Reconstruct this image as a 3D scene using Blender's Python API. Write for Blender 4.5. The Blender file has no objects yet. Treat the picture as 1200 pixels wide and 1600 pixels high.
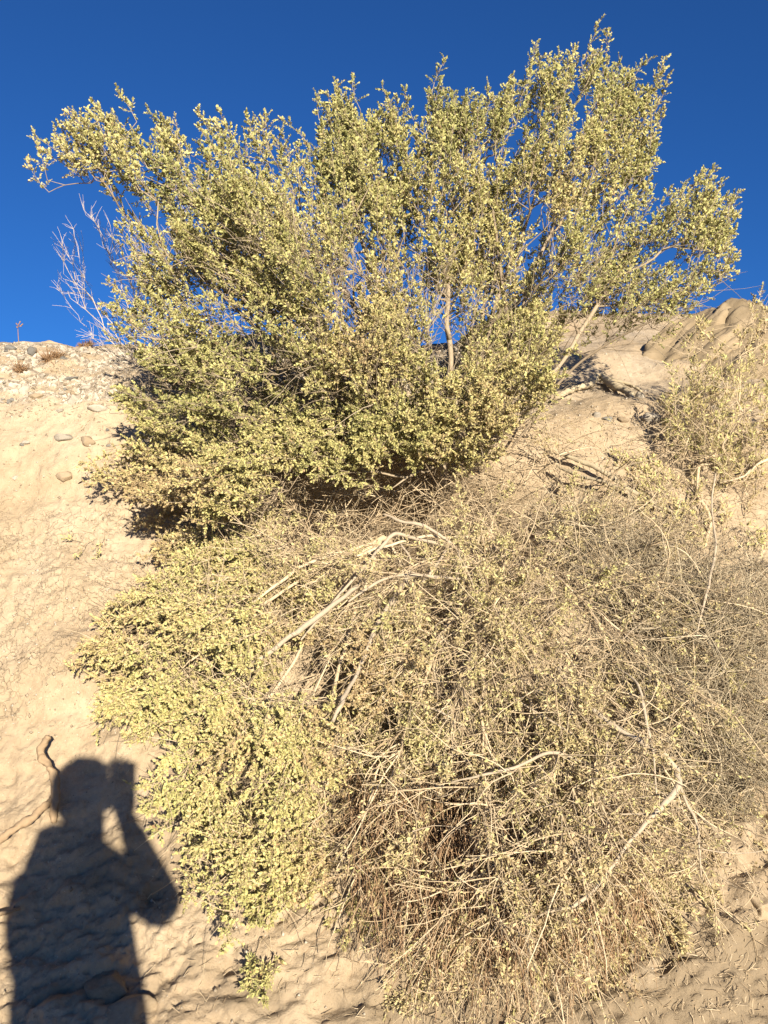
import bpy, bmesh, math, random
import numpy as np
from mathutils import Vector, Matrix

rng = np.random.default_rng(7)
random.seed(7)
scene = bpy.context.scene
COL = scene.collection

# ------------------------------------------------------------------ camera
FPX = 1245.0                       # focal length in photograph pixels (1200 x 1600)
PITCH = math.radians(3.0)
CAM = np.array([0.0, 0.0, 1.5])
cam_d = bpy.data.cameras.new('camera')
cam = bpy.data.objects.new('camera', cam_d)
COL.objects.link(cam)
cam.location = CAM
cam.rotation_euler = (math.pi / 2 + PITCH, 0, 0)
cam_d.sensor_fit = 'VERTICAL'
cam_d.sensor_height = 36.0
cam_d.lens = 36.0 * FPX / 1600.0
cam_d.clip_start = 0.02
cam_d.clip_end = 2000.0
scene.camera = cam

# ------------------------------------------------------------------ light
_cp, _sp = math.cos(PITCH), math.sin(PITCH)
def ray(px, py):
    """direction through a photograph pixel, scaled so that its y component is 1"""
    u = (np.asarray(px, float) - 600.0) / FPX
    v = (800.0 - np.asarray(py, float)) / FPX
    y = _cp - v * _sp
    z = _sp + v * _cp
    return np.stack([u / y, np.ones_like(u / y), z / y], -1)
def at(px, py, Y):
    r = ray(px, py)
    return CAM + r * np.asarray(Y, float)[..., None]

SHADE_DIR = ray(212.0, 1195.0)
SHADE_DIR = SHADE_DIR / np.linalg.norm(SHADE_DIR)
SUN_DIR = -SHADE_DIR
sun_el = math.asin(SUN_DIR[2])
sun_az = math.atan2(SUN_DIR[0], SUN_DIR[1])
sun_d = bpy.data.lights.new('sun', 'SUN')
sun_d.energy = 5.0
sun_d.angle = math.radians(0.53)
sun_d.color = (1.0, 0.88, 0.69)
sun = bpy.data.objects.new('sun', sun_d)
COL.objects.link(sun)
sun.location = (8, -20, 12)
sun.rotation_euler = Vector(SHADE_DIR).to_track_quat('-Z', 'Y').to_euler()

world = bpy.data.worlds.new('World')
scene.world = world
world.use_nodes = True
wn = world.node_tree
bg = wn.nodes['Background']
sky = wn.nodes.new('ShaderNodeTexSky')
sky.sky_type = 'NISHITA'
sky.sun_disc = False
sky.sun_elevation = sun_el
sky.sun_rotation = sun_az
sky.altitude = 1500
sky.air_density = 1.0
sky.dust_density = 0.8
sky.ozone_density = 10.0
wn.links.new(sky.outputs[0], bg.inputs[0])
bg.inputs[1].default_value = 0.055

scene.view_settings.view_transform = 'Standard'
scene.view_settings.look = 'None'
scene.view_settings.gamma = 1.0
scene.view_settings.exposure = 1.28
scene.cycles.max_bounces = 6
scene.cycles.diffuse_bounces = 3
scene.cycles.transmission_bounces = 3
scene.cycles.use_denoising = True

# ------------------------------------------------------------------ noise in numpy
def _hash(ix, iy, iz, seed):
    h = (ix.astype(np.int64) * 374761393 + iy.astype(np.int64) * 668265263 + iz.astype(np.int64) * 2147483647 + seed * 1274126177) & 0xffffffff
    h = ((h ^ (h >> 13)) * 1274126177) & 0xffffffff
    h = ((h ^ (h >> 16)) * 2246822519) & 0xffffffff
    return ((h ^ (h >> 15)) & 0xffffff) / float(0xffffff)
def noise(x, y, z=0.0, seed=0):
    x, y, z = np.broadcast_arrays(np.asarray(x, float), np.asarray(y, float), np.asarray(z, float))
    fx, fy, fz = np.floor(x), np.floor(y), np.floor(z)
    tx, ty, tz = x - fx, y - fy, z - fz
    tx, ty, tz = [t * t * t * (t * (t * 6 - 15) + 10) for t in (tx, ty, tz)]
    r = 0
    for dx in (0, 1):
        for dy in (0, 1):
            for dz in (0, 1):
                w = (tx if dx else 1 - tx) * (ty if dy else 1 - ty) * (tz if dz else 1 - tz)
                r = r + w * _hash(fx + dx, fy + dy, fz + dz, seed)
    return r * 2 - 1
def fbm(x, y, z=0.0, o=4, seed=0, g=0.5):
    r, a, f = 0, 1.0, 1.0
    for i in range(o):
        r = r + a * noise(x * f + 17.3 * i, y * f - 9.1 * i, np.asarray(z) * f, seed + i)
        a *= g; f *= 2.03
    return r
def worley_edge(x, y, seed=0):
    """distance to the borders of random cells (F2 - F1)"""
    fx, fy = np.floor(x), np.floor(y)
    f1 = np.full(x.shape, 9.0); f2 = np.full(x.shape, 9.0)
    for dx in (-1, 0, 1):
        for dy in (-1, 0, 1):
            cx, cy = fx + dx, fy + dy
            px = cx + _hash(cx, cy, cx * 0, seed); py = cy + _hash(cx, cy, cx * 0 + 5, seed)
            d = np.hypot(px - x, py - y)
            f2 = np.minimum(f2, np.maximum(f1, d)); f1 = np.minimum(f1, d)
    return f2 - f1
def sstep(a, b, x):
    t = np.clip((x - a) / (b - a), 0, 1)
    return t * t * (3 - 2 * t)
def unit(v):
    return v / np.maximum(np.linalg.norm(v, axis=-1, keepdims=True), 1e-9)

# ------------------------------------------------------------------ mesh helpers
def mesh_np(name, verts, faces, mat=None, smooth=True, attr=None):
    """faces: list of (n,3)/(n,4) index arrays"""
    me = bpy.data.meshes.new(name)
    verts = np.ascontiguousarray(verts, dtype=np.float32)
    me.vertices.add(len(verts)); me.vertices.foreach_set('co', verts.ravel())
    faces = [np.asarray(f, np.int32) for f in faces if len(f)]
    loops = np.concatenate([f.ravel() for f in faces])
    sizes = np.concatenate([np.full(len(f), f.shape[1], np.int32) for f in faces])
    starts = np.concatenate([[0], np.cumsum(sizes)[:-1]]).astype(np.int32)
    me.loops.add(len(loops)); me.loops.foreach_set('vertex_index', loops.astype(np.int32))
    me.polygons.add(len(sizes)); me.polygons.foreach_set('loop_start', starts); me.polygons.foreach_set('loop_total', sizes)
    me.update(calc_edges=True)
    if smooth:
        me.polygons.foreach_set('use_smooth', np.ones(len(sizes), bool))
    if attr:
        for k, v in attr.items():
            a = me.attributes.new(k, 'FLOAT', 'POINT')
            a.data.foreach_set('value', np.ascontiguousarray(v, dtype=np.float32))
    if mat: me.materials.append(mat)
    return me
def link(name, me, parent=None, loc=None):
    o = bpy.data.objects.new(name, me)
    COL.objects.link(o)
    if parent: o.parent = parent
    if loc is not None: o.location = loc
    return o
def tag(o, label=None, cat=None, group=None, kind=None):
    if label: o['label'] = label
    if cat: o['category'] = cat
    if group: o['group'] = group
    if kind: o['kind'] = kind
    return o
def tubes(P, R, sides=3):
    """P (N,K,3), R (N,K) -> verts, quads; ends left open but tapered"""
    N, K, _ = P.shape
    T = np.gradient(P, axis=1); T = unit(T)
    ref = np.where(np.abs(T[:, :1, 2:3]) > 0.8, np.array([1.0, 0.3, 0.1]), np.array([0.1, 0.2, 1.0]))
    A = unit(np.cross(T, np.broadcast_to(ref, T.shape))); B = np.cross(T, A)
    ang = np.arange(sides) * 2 * math.pi / sides
    V = P[:, :, None, :] + R[:, :, None, None] * (A[:, :, None, :] * np.cos(ang)[None, None, :, None] + B[:, :, None, :] * np.sin(ang)[None, None, :, None])
    V = V.reshape(-1, 3)
    n = np.arange(N)[:, None, None] * K * sides
    k = np.arange(K - 1)[None, :, None] * sides
    s = np.arange(sides)[None, None, :]; s2 = (s + 1) % sides
    a = n + k + s; b = n + k + s2; c = n + k + sides + s2; d = n + k + sides + s
    return V, np.stack([a, b, c, d], -1).reshape(-1, 4)
def tube_one(P, R, sides=7, cap=True):
    """one polyline with parallel-transported frames and closed ends"""
    P = np.asarray(P, float); R = np.asarray(R, float)
    K = len(P)
    T = unit(np.gradient(P, axis=0))
    a = np.cross(T[0], [0.13, 0.31, 0.94])
    if np.linalg.norm(a) < 0.05: a = np.cross(T[0], [1, 0, 0])
    a = a / np.linalg.norm(a)
    V = []
    ang = np.arange(sides) * 2 * math.pi / sides
    for i in range(K):
        a = a - T[i] * np.dot(a, T[i]); a = a / max(np.linalg.norm(a), 1e-9)
        b = np.cross(T[i], a)
        V.append(P[i] + R[i] * (np.cos(ang)[:, None] * a + np.sin(ang)[:, None] * b))
    V = np.concatenate(V)
    k = np.arange(K - 1)[:, None] * sides; s = np.arange(sides)[None, :]; s2 = (s + 1) % sides
    Q = np.stack([k + s, k + s2, k + sides + s2, k + sides + s], -1).reshape(-1, 4)
    F = [Q]
    if cap:
        V = np.concatenate([V, P[:1] - T[:1] * R[0] * 0.4, P[-1:] + T[-1:] * R[-1] * 0.6])
        n = K * sides
        s = np.arange(sides); s2 = (s + 1) % sides
        F.append(np.stack([s2, s, np.full(sides, n)], -1))
        F.append(np.stack([(K - 1) * sides + s, (K - 1) * sides + s2, np.full(sides, n + 1)], -1))
    return V, F
class Bag:
    """collects vertex and face arrays into one mesh"""
    def __init__(s): s.V = []; s.F = []; s.A = []; s.n = 0
    def add(s, V, F, a=None):
        if not isinstance(F, list): F = [F]
        for f in F: s.F.append(np.asarray(f) + s.n)
        s.V.append(V); s.n += len(V)
        s.A.append(np.broadcast_to(0.5 if a is None else a, (len(V),)))
    def mesh(s, name, mat, smooth=True):
        f3 = [f for f in s.F if f.shape[1] == 3]; f4 = [f for f in s.F if f.shape[1] == 4]
        F = ([np.concatenate(f3)] if f3 else []) + ([np.concatenate(f4)] if f4 else [])
        return mesh_np(name, np.concatenate(s.V), F, mat, smooth, {'tint': np.concatenate(s.A)})
def spline(P, n):
    """Catmull-Rom through points, n samples"""
    P = np.asarray(P, float)
    Q = np.concatenate([2 * P[:1] - P[1:2], P, 2 * P[-1:] - P[-2:-1]])
    t = np.linspace(0, len(P) - 1 - 1e-6, n); i = t.astype(int); f = (t - i)[:, None]
    a, b, c, d = Q[i], Q[i + 1], Q[i + 2], Q[i + 3]
    return 0.5 * (2 * b + (c - a) * f + (2 * a - 5 * b + 4 * c - d) * f ** 2 + (3 * b - a - 3 * c + d) * f ** 3)

# ------------------------------------------------------------------ materials
def new_mat(name):
    m = bpy.data.materials.new(name); m.use_nodes = True
    nt = m.node_tree
    return m, nt, nt.nodes, nt.links, nt.nodes['Principled BSDF']
def ramp(nt, fac, stops):
    r = nt.nodes.new('ShaderNodeValToRGB')
    e = r.color_ramp.elements
    while len(e) < len(stops): e.new(0.5)
    for q, (p, c) in zip(e, stops):
        q.position = p; q.color = (*c, 1)
    nt.links.new(fac, r.inputs[0])
    return r.outputs[0]
def nnoise(nt, co, scale, detail=4, rough=0.55, dist=0.0):
    n = nt.nodes.new('ShaderNodeTexNoise')
    n.inputs['Scale'].default_value = scale; n.inputs['Detail'].default_value = detail
    n.inputs['Roughness'].default_value = rough; n.inputs['Distortion'].default_value = dist
    nt.links.new(co, n.inputs['Vector'])
    return n.outputs['Fac']
def mix(nt, fac, a, b, mode='MIX'):
    n = nt.nodes.new('ShaderNodeMix'); n.data_type = 'RGBA'; n.blend_type = mode
    for s, v in ((n.inputs[0], fac), (n.inputs[6], a), (n.inputs[7], b)):
        if isinstance(v, (int, float)): s.default_value = v
        elif isinstance(v, tuple): s.default_value = (*v, 1)
        else: nt.links.new(v, s)
    return n.outputs[2]
def bump(nt, h, strength, dist, normal=None):
    b = nt.nodes.new('ShaderNodeBump'); b.inputs['Strength'].default_value = strength; b.inputs['Distance'].default_value = dist
    nt.links.new(h, b.inputs['Height'])
    if normal is not None: nt.links.new(normal, b.inputs['Normal'])
    return b.outputs[0]
def tint_node(nt, name='tint'):
    a = nt.nodes.new('ShaderNodeAttribute'); a.attribute_name = name
    return a.outputs['Fac']

def mat_soil():
    m, nt, N, L, p = new_mat('sandy_soil')
    co = N.new('ShaderNodeTexCoord').outputs['Object']
    big = nnoise(nt, co, 2.2, 4)
    base = ramp(nt, big, [(0.3, (0.285, 0.222, 0.150)), (0.5, (0.342, 0.272, 0.188)), (0.7, (0.385, 0.316, 0.230))])
    med = nnoise(nt, co, 24, 5, 0.65)
    base = mix(nt, 0.6, base, ramp(nt, med, [(0.3, (0.38, 0.36, 0.34)), (0.7, (0.62, 0.62, 0.62))]), 'OVERLAY')
    spk = N.new('ShaderNodeTexVoronoi'); spk.inputs['Scale'].default_value = 130; L.new(co, spk.inputs['Vector'])
    patch = nnoise(nt, co, 7, 4, 0.7)
    grit = N.new('ShaderNodeMath'); grit.operation = 'MULTIPLY'
    L.new(ramp(nt, spk.outputs['Distance'], [(0.18, (1, 1, 1)), (0.30, (0, 0, 0))]), grit.inputs[0]); L.new(ramp(nt, patch, [(0.42, (0, 0, 0)), (0.62, (0.85, 0.85, 0.85))]), grit.inputs[1])
    base = mix(nt, grit.outputs[0], base, ramp(nt, spk.outputs['Color'], [(0.2, (0.18, 0.145, 0.10)), (0.55, (0.34, 0.27, 0.18)), (0.9, (0.48, 0.43, 0.35))]))
    # gravelly, paler band near the rim: 'gravel' attribute comes from the bank's own layers
    grav = tint_node(nt, 'gravel')
    vor = N.new('ShaderNodeTexVoronoi'); vor.inputs['Scale'].default_value = 75
    L.new(co, vor.inputs['Vector'])
    peb = ramp(nt, vor.outputs['Color'], [(0.15, (0.17, 0.14, 0.11)), (0.45, (0.36, 0.305, 0.235)), (0.85, (0.50, 0.455, 0.385))])
    base = mix(nt, grav, base, peb)
    # darker, greyer soil colour in noisy patches low on the bank
    grey_soil = tint_node(nt, 'grey_soil')
    base = mix(nt, grey_soil, base, mix(nt, med, (0.175, 0.137, 0.092), (0.25, 0.198, 0.135)))
    L.new(base, p.inputs['Base Color'])
    p.inputs['Roughness'].default_value = 0.95
    p.inputs['Specular IOR Level'].default_value = 0.15
    fine = nnoise(nt, co, 160, 6, 0.7)
    n1 = bump(nt, fine, 0.8, 0.006)
    n2 = bump(nt, med, 0.4, 0.012, n1)
    v2 = N.new('ShaderNodeTexVoronoi'); v2.inputs['Scale'].default_value = 60
    L.new(co, v2.inputs['Vector'])
    n3 = bump(nt, v2.outputs['Distance'], 0.25, -0.008, n2)
    wv = N.new('ShaderNodeTexNoise'); wv.inputs['Scale'].default_value = 22; wv.inputs['Detail'].default_value = 3; L.new(co, wv.inputs['Vector'])
    wm = N.new('ShaderNodeVectorMath'); wm.operation = 'MULTIPLY_ADD'; wm.inputs[1].default_value = (0.10, 0.10, 0.10)
    L.new(wv.outputs['Color'], wm.inputs[0]); L.new(co, wm.inputs[2])
    ve = N.new('ShaderNodeTexVoronoi'); ve.feature = 'DISTANCE_TO_EDGE'; ve.inputs['Scale'].default_value = 27; L.new(wm.outputs[0], ve.inputs['Vector'])
    cr = N.new('ShaderNodeMath'); cr.operation = 'MULTIPLY'
    L.new(ramp(nt, ve.outputs['Distance'], [(0.006, (1, 1, 1)), (0.04, (0, 0, 0))]), cr.inputs[0]); L.new(tint_node(nt, 'crack'), cr.inputs[1])
    c2 = N.new('ShaderNodeMath'); c2.operation = 'MULTIPLY'
    L.new(cr.outputs[0], c2.inputs[0]); L.new(ramp(nt, nnoise(nt, co, 9, 4, 0.7), [(0.40, (0.05, 0.05, 0.05)), (0.62, (1, 1, 1))]), c2.inputs[1])
    L.new(bump(nt, c2.outputs[0], 0.7, -0.012, n3), p.inputs['Normal'])
    return m
def mat_rock(name, c0, c1, scale=14, sp=0.2):
    m, nt, N, L, p = new_mat(name)
    co = N.new('ShaderNodeTexCoord').outputs['Object']
    info = N.new('ShaderNodeObjectInfo')
    n = nnoise(nt, co, scale, 6, 0.65)
    c = ramp(nt, n, [(0.3, c0), (0.7, c1)])
    hs = N.new('ShaderNodeHueSaturation'); L.new(c, hs.inputs['Color'])
    mr = N.new('ShaderNodeMapRange'); L.new(info.outputs['Random'], mr.inputs[0]); mr.inputs[3].default_value = 0.75; mr.inputs[4].default_value = 1.2
    L.new(mr.outputs[0], hs.inputs['Value'])
    L.new(hs.outputs[0], p.inputs['Base Color'])
    p.inputs['Roughness'].default_value = 0.9; p.inputs['Specular IOR Level'].default_value = sp
    L.new(bump(nt, nnoise(nt, co, scale * 5, 5, 0.7), 0.5, 0.006), p.inputs['Normal'])
    return m
def mat_leaf(name, stops, trans=0.08):
    m, nt, N, L, p = new_mat(name)
    c = ramp(nt, tint_node(nt), stops)
    L.new(c, p.inputs['Base Color'])
    p.inputs['Roughness'].default_value = 0.75; p.inputs['Specular IOR Level'].default_value = 0.2
    t = N.new('ShaderNodeBsdfTranslucent'); L.new(c, t.inputs['Color'])
    mx = N.new('ShaderNodeMixShader'); mx.inputs[0].default_value = trans
    L.new(p.outputs[0], mx.inputs[1]); L.new(t.outputs[0], mx.inputs[2])
    L.new(mx.outputs[0], N['Material Output'].inputs['Surface'])
    return m
def mat_wood(name, stops, scale=40):
    m, nt, N, L, p = new_mat(name)
    co = N.new('ShaderNodeTexCoord').outputs['Object']
    n = nnoise(nt, co, scale, 5, 0.65)
    c = ramp(nt, tint_node(nt), stops)
    c = mix(nt, 0.5, c, ramp(nt, n, [(0.3, (0.36, 0.36, 0.36)), (0.7, (0.62, 0.62, 0.62))]), 'OVERLAY')
    L.new(c, p.inputs['Base Color'])
    p.inputs['Roughness'].default_value = 0.85; p.inputs['Specular IOR Level'].default_value = 0.2
    L.new(bump(nt, nnoise(nt, co, scale * 5, 4, 0.7), 0.6, 0.003), p.inputs['Normal'])
    return m
def mat_plain(name, col, rough=0.8):
    m, nt, N, L, p = new_mat(name)
    co = N.new('ShaderNodeTexCoord').outputs['Object']
    n = nnoise(nt, co, 60, 3)
    L.new(mix(nt, n, tuple(0.85 * c for c in col), tuple(min(1, 1.12 * c) for c in col)), p.inputs['Base Color'])
    p.inputs['Roughness'].default_value = rough
    return m
SOIL = mat_soil()
STONE = mat_rock('pale_stone', (0.28, 0.245, 0.195), (0.45, 0.41, 0.35), 30)
STONE_TAN = mat_rock('tan_stone', (0.26, 0.20, 0.13), (0.38, 0.30, 0.21), 30)
STONE_DARK = mat_rock('grey_stone', (0.11, 0.105, 0.10), (0.23, 0.22, 0.20), 30)
SANDSTONE = mat_rock('sandstone', (0.17, 0.13, 0.08), (0.28, 0.22, 0.145), 9)
LEAF = mat_leaf('saltbush_leaf', [(0.0, (0.22, 0.225, 0.088)), (0.25, (0.38, 0.37, 0.148)), (0.55, (0.485, 0.44, 0.195)), (0.78, (0.48, 0.40, 0.205)), (0.92, (0.37, 0.275, 0.155)), (1.0, (0.26, 0.17, 0.09))])
DRYLEAF = mat_leaf('dry_leaf', [(0.0, (0.42, 0.395, 0.17)), (0.45, (0.48, 0.415, 0.215)), (1.0, (0.45, 0.345, 0.215))], 0.12)
BARK = mat_wood('saltbush_bark', [(0.0, (0.15, 0.115, 0.08)), (0.5, (0.27, 0.215, 0.15)), (1.0, (0.40, 0.335, 0.245))])
TWIG = mat_wood('dry_twig', [(0.0, (0.26, 0.19, 0.12)), (0.5, (0.44, 0.345, 0.225)), (1.0, (0.56, 0.465, 0.325))])
GREYTWIG = mat_wood('weathered_twig', [(0.0, (0.22, 0.185, 0.13)), (0.5, (0.36, 0.30, 0.205)), (1.0, (0.50, 0.43, 0.31))])
PALETWIG = mat_wood('bleached_twig', [(0.0, (0.42, 0.35, 0.28)), (1.0, (0.56, 0.48, 0.40))])
LIMBWOOD = mat_wood('weathered_limb', [(0.0, (0.24, 0.19, 0.14)), (0.5, (0.33, 0.27, 0.20)), (1.0, (0.44, 0.375, 0.285))], 70)
ROOTM = mat_wood('root_bark', [(0.0, (0.22, 0.155, 0.095)), (1.0, (0.34, 0.25, 0.16))], 55)

# ------------------------------------------------------------------ the bank: profile of an eroded slope, nearer on the left, receding on the right
PYS = np.array([1600, 1420, 1235, 1000, 800, 700, 640, 610, 580, 556, 540])
YL = np.array([1.93, 2.12, 2.34, 2.62, 2.87, 3.00, 3.10, 3.17, 3.27, 3.40, 3.60])
PYR = np.array([1600, 1420, 1235, 1000, 800, 700, 640, 610, 570, 525, 496])
YR = np.array([1.90, 2.10, 2.32, 2.60, 2.88, 3.04, 3.22, 3.52, 4.05, 4.70, 5.40])
def zat(py, Y): return 1.5 + ray(600.0, py)[..., 2] * Y
_l = [(-400, 0), (-6, 0), (-1.0, 0), (0.9, 0.0), (1.38, 0.035), (1.68, 0.17)] + list(zip(YL, zat(PYS, YL)))
_r = [(-400, 0), (-6, 0), (-1.0, 0), (0.9, 0.0), (1.36, 0.03), (1.66, 0.16)] + list(zip(YR, zat(PYR, YR)))
_l += [(3.95, _l[-1][1] + 0.035), (5.0, _l[-1][1] + 0.04), (9.0, _l[-1][1] + 0.0), (400, _l[-1][1])]
_r += [(6.0, _r[-1][1] + 0.04), (7.0, _r[-1][1] + 0.03), (11.0, _r[-1][1] - 0.1), (400, _r[-1][1] - 0.3)]
_l = np.array(_l, float); _r = np.array(_r, float)
T0 = np.arange(len(_l), dtype=float)            # profile parameter: node 6 = foot of the picture
def pchip_like(t, tab):
    """smooth interpolation of both coordinates over node index (monotone enough, no overshoot)"""
    out = []
    for c in range(2):
        v = tab[:, c]
        d = np.diff(v); m = np.zeros(len(v))
        for i in range(1, len(v) - 1):
            if d[i - 1] * d[i] > 0: m[i] = 2 * d[i - 1] * d[i] / (d[i - 1] + d[i])
        m[0], m[-1] = d[0], d[-1]
        i = np.clip(t.astype(int), 0, len(v) - 2); f = t - i
        out.append((2 * f**3 - 3 * f**2 + 1) * v[i] + (f**3 - 2 * f**2 + f) * m[i] + (-2 * f**3 + 3 * f**2) * v[i + 1] + (f**3 - f**2) * m[i + 1])
    return np.stack(out, -1)
def wright(x): return sstep(0.25, 0.85, x)
def prof(x, t):
    a = pchip_like(t, _l); b = pchip_like(t, _r)
    w = wright(x)[..., None]
    return a * (1 - w) + b * w
def bank_base(x, t):
    p = prof(x, t)
    e = 0.04
    q = prof(x, np.clip(t + e, 0, len(_l) - 1.001)) - prof(x, np.clip(t - e, 0, len(_l) - 1.001))
    q = unit(q)
    return p, np.stack([-q[..., 1], q[..., 0]], -1)     # normal points out of the bank, up and towards the viewer
def bank_masks(x, t):
    gravel = sstep(12.2, 13.0, t + 0.5 * fbm(x * 3, t * 0.8, seed=3, o=3)) * (1 - sstep(15.2, 16, t)) * (1 - 0.75 * wright(x))
    gravel = gravel * sstep(-0.25, 0.35, fbm(x * 6, t * 3, seed=8, o=3) + 0.25)
    grey_soil = sstep(0.05, 0.75, fbm(x * 1.6 + 4, t * 0.9, seed=21, o=4) + 0.5 * sstep(8.3, 6.3, t) * sstep(-0.5, 0.6, x) - 0.15 + 0.75 * sstep(7.6, 6.5, t) + 0.5 * sstep(0.75, 1.15, x) * sstep(8.5, 7.2, t))
    grey_soil = grey_soil * sstep(9.2, 7.8, t)
    return gravel, grey_soil
def crack_mask(x, t, s):
    return sstep(8.35, 8.65, t) * (1 - sstep(9.9, 10.35, t)) * sstep(-0.35, -0.62, x) * sstep(-0.45, 0.1, fbm(x * 4, s * 4, seed=51, o=3) + 0.2)
def bank_disp(x, t):
    p = prof(x, t); s = p[..., 1] * 1.2 + 0.4 * p[..., 0]
    near = sstep(4.0, 5.6, t) * (1 - sstep(17.0, 18.0, t))
    d = 0.035 * fbm(x * 1.9, s * 1.9, seed=11, o=3) + 0.010 * fbm(x * 8, s * 8, seed=12, o=3)
    d = d + 0.0035 * fbm(x * 34, s * 34, seed=13, o=3)
    low = sstep(9.0, 7.0, t)
    # washed, lumpy mud low on the bank: ledges that run slightly downhill to the right
    a = x * 0.93 + s * 0.36; b = -x * 0.36 + s * 0.93
    rid = 1 - np.abs(fbm(a * 5.5, b * 17, seed=31, o=4))
    lowm = low * sstep(-0.5, 0.3, fbm(x * 2.3, s * 2.3, seed=35, o=3) + 0.35 * sstep(7.4, 6.2, t))
    d = d + lowm * (0.009 * (rid - 0.6) + 0.005 * fbm(a * 20, b * 45, seed=33, o=3)) + low * 0.011 * fbm(a * 15, b * 21, seed=37, o=5, g=0.68)
    clod = sstep(0.5, 1.0, x) * low
    d = d + clod * 0.055 * (0.3 - worley_edge(a * 9, b * 11, 41) * -0.6) * sstep(-0.2, 0.4, fbm(x * 3, s * 3, seed=44, o=2))
    g, _ = bank_masks(x, t)
    d = d + g * 0.009 * fbm(x * 45, s * 45, seed=15, o=3)
    # dried mud cracks half-way up on the left
    cm = crack_mask(x, t, s)
    xx = x + 0.012 * fbm(x * 20, s * 20, seed=52, o=2); ss = s + 0.012 * fbm(x * 20 + 7, s * 20, seed=53, o=2)
    crack = worley_edge(xx * 15, ss * 19, 55) + 0.10 * sstep(-0.1, 0.5, fbm(x * 9, s * 9, seed=57, o=2))
    crack = np.minimum(crack, worley_edge(xx * 31 + 3, ss * 36, 56) + 0.05 + 0.2 * sstep(-0.4, 0.2, fbm(x * 6, s * 6, seed=58, o=2)))
    d = d - cm * 0.010 * (1 - sstep(0.02, 0.085, crack))
    # an eroded hollow under the crown of the bush
    d = d - 0.80 * np.exp(-((x - 0.08) / 0.36) ** 2 - ((t - 10.1) / 0.55) ** 2) - 0.28 * np.exp(-((x - 1.17) / 0.09) ** 2 - ((t - 8.0) / 0.28) ** 2)
    return d * near
def bank_point(x, t):
    p, n = bank_base(x, t); d = bank_disp(x, t)
    q = p + n * d[..., None]
    return np.stack([x, q[..., 0], q[..., 1]], -1)
def bank_xt(px, py):
    """where the sight line through a pixel meets the smooth bank"""
    px, py = np.broadcast_arrays(np.asarray(px, float), np.asarray(py, float))
    r = ray(px, py)
    ts = np.linspace(4.0, 17.5, 700)
    shp = px.shape; r = r.reshape(-1, 3)
    X = np.zeros(len(r)); TT = np.zeros(len(r))
    Y = np.full(len(r), 2.7)
    for it in range(4):
        x = r[:, 0] * Y
        w = wright(x)
        pl = pchip_like(ts, _l); pr = pchip_like(ts, _r)
        for i0 in range(0, len(r), 2000):
            sl = slice(i0, i0 + 2000)
            yy = pl[None, :, 0] * (1 - w[sl, None]) + pr[None, :, 0] * w[sl, None]
            zz = pl[None, :, 1] * (1 - w[sl, None]) + pr[None, :, 1] * w[sl, None]
            f = zz - (1.5 + r[sl, 2:3] * yy)
            hit = np.argmax(f > 0, axis=1); hit = np.where(f.max(1) > 0, hit, len(ts) - 1)
            TT[sl] = ts[hit]; Y[sl] = yy[np.arange(len(hit)), hit]
    X = r[:, 0] * Y
    return X.reshape(shp), TT.reshape(shp), Y.reshape(shp)
_gx, _gy = np.meshgrid(np.linspace(-60, 1300, 69), np.linspace(480, 1700, 123))
_, _, _GY = bank_xt(_gx, _gy)
def bankY(px, py):
    """distance of the bank behind a pixel (table look-up)"""
    px = np.clip(np.asarray(px, float), -59, 1299); py = np.clip(np.asarray(py, float), 481, 1699)
    i = (px + 60) / 20; j = (py - 480) / 10
    i0 = np.clip(i.astype(int), 0, 67); j0 = np.clip(j.astype(int), 0, 121); fi = i - i0; fj = j - j0
    return (_GY[j0, i0] * (1 - fi) + _GY[j0, i0 + 1] * fi) * (1 - fj) + (_GY[j0 + 1, i0] * (1 - fi) + _GY[j0 + 1, i0 + 1] * fi) * fj
def on_bank(px, py, lift=0.0):
    x, t, _ = bank_xt(px, py)
    p, n = bank_base(x, t); q = p + n * (bank_disp(x, t) + lift)[..., None]
    return np.stack([x, q[..., 0], q[..., 1]], -1), np.stack([x * 0, n[..., 0], n[..., 1]], -1)

def build_ground():
    xs = [np.array([-400, -150, -60, -25, -12, -7, -4.5, -3.4, -2.8]), np.arange(-2.4, -1.4, 0.02), np.arange(-1.4, -0.5, 0.0045), np.arange(-0.5, 1.6, 0.0095), np.arange(1.6, 2.4, 0.025), np.arange(2.4, 3.2, 0.05), np.array([3.4, 4.5, 6, 9, 15, 30, 70, 150, 400])]
    xs = np.concatenate(xs)
    ts = [np.linspace(0, 4, 8, endpoint=False), np.linspace(4, 5.5, 30, endpoint=False)]
    ts.append(np.linspace(5.5, 8.3, 120, endpoint=False)); ts.append(np.linspace(8.3, 10.3, 150, endpoint=False))
    ts.append(np.linspace(10.3, 17, 130, endpoint=False)); ts.append(np.linspace(17, 20, 14)[:-1]); ts.append([len(_l) - 1.001])
    ts = np.concatenate(ts)
    Xg, Tg = np.meshgrid(xs, ts)
    P = bank_point(Xg, Tg).reshape(-1, 3)
    g, s = bank_masks(Xg, Tg)
    nx, nt = len(xs), len(ts)
    a = (np.arange(nt - 1)[:, None] * nx + np.arange(nx - 1)[None, :]).ravel()
    Q = np.stack([a, a + 1, a + nx + 1, a + nx], -1)
    me = mesh_np('ground', P, [Q], SOIL, True, {'gravel': g.ravel(), 'grey_soil': s.ravel(), 'crack': crack_mask(Xg, Tg, P[:, 2].reshape(Xg.shape) * 1.2 + 0.4 * P[:, 1].reshape(Xg.shape)).ravel()})
    tag(link('ground', me), 'steep eroded bank of pale sandy soil', kind='structure')
build_ground()

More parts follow.
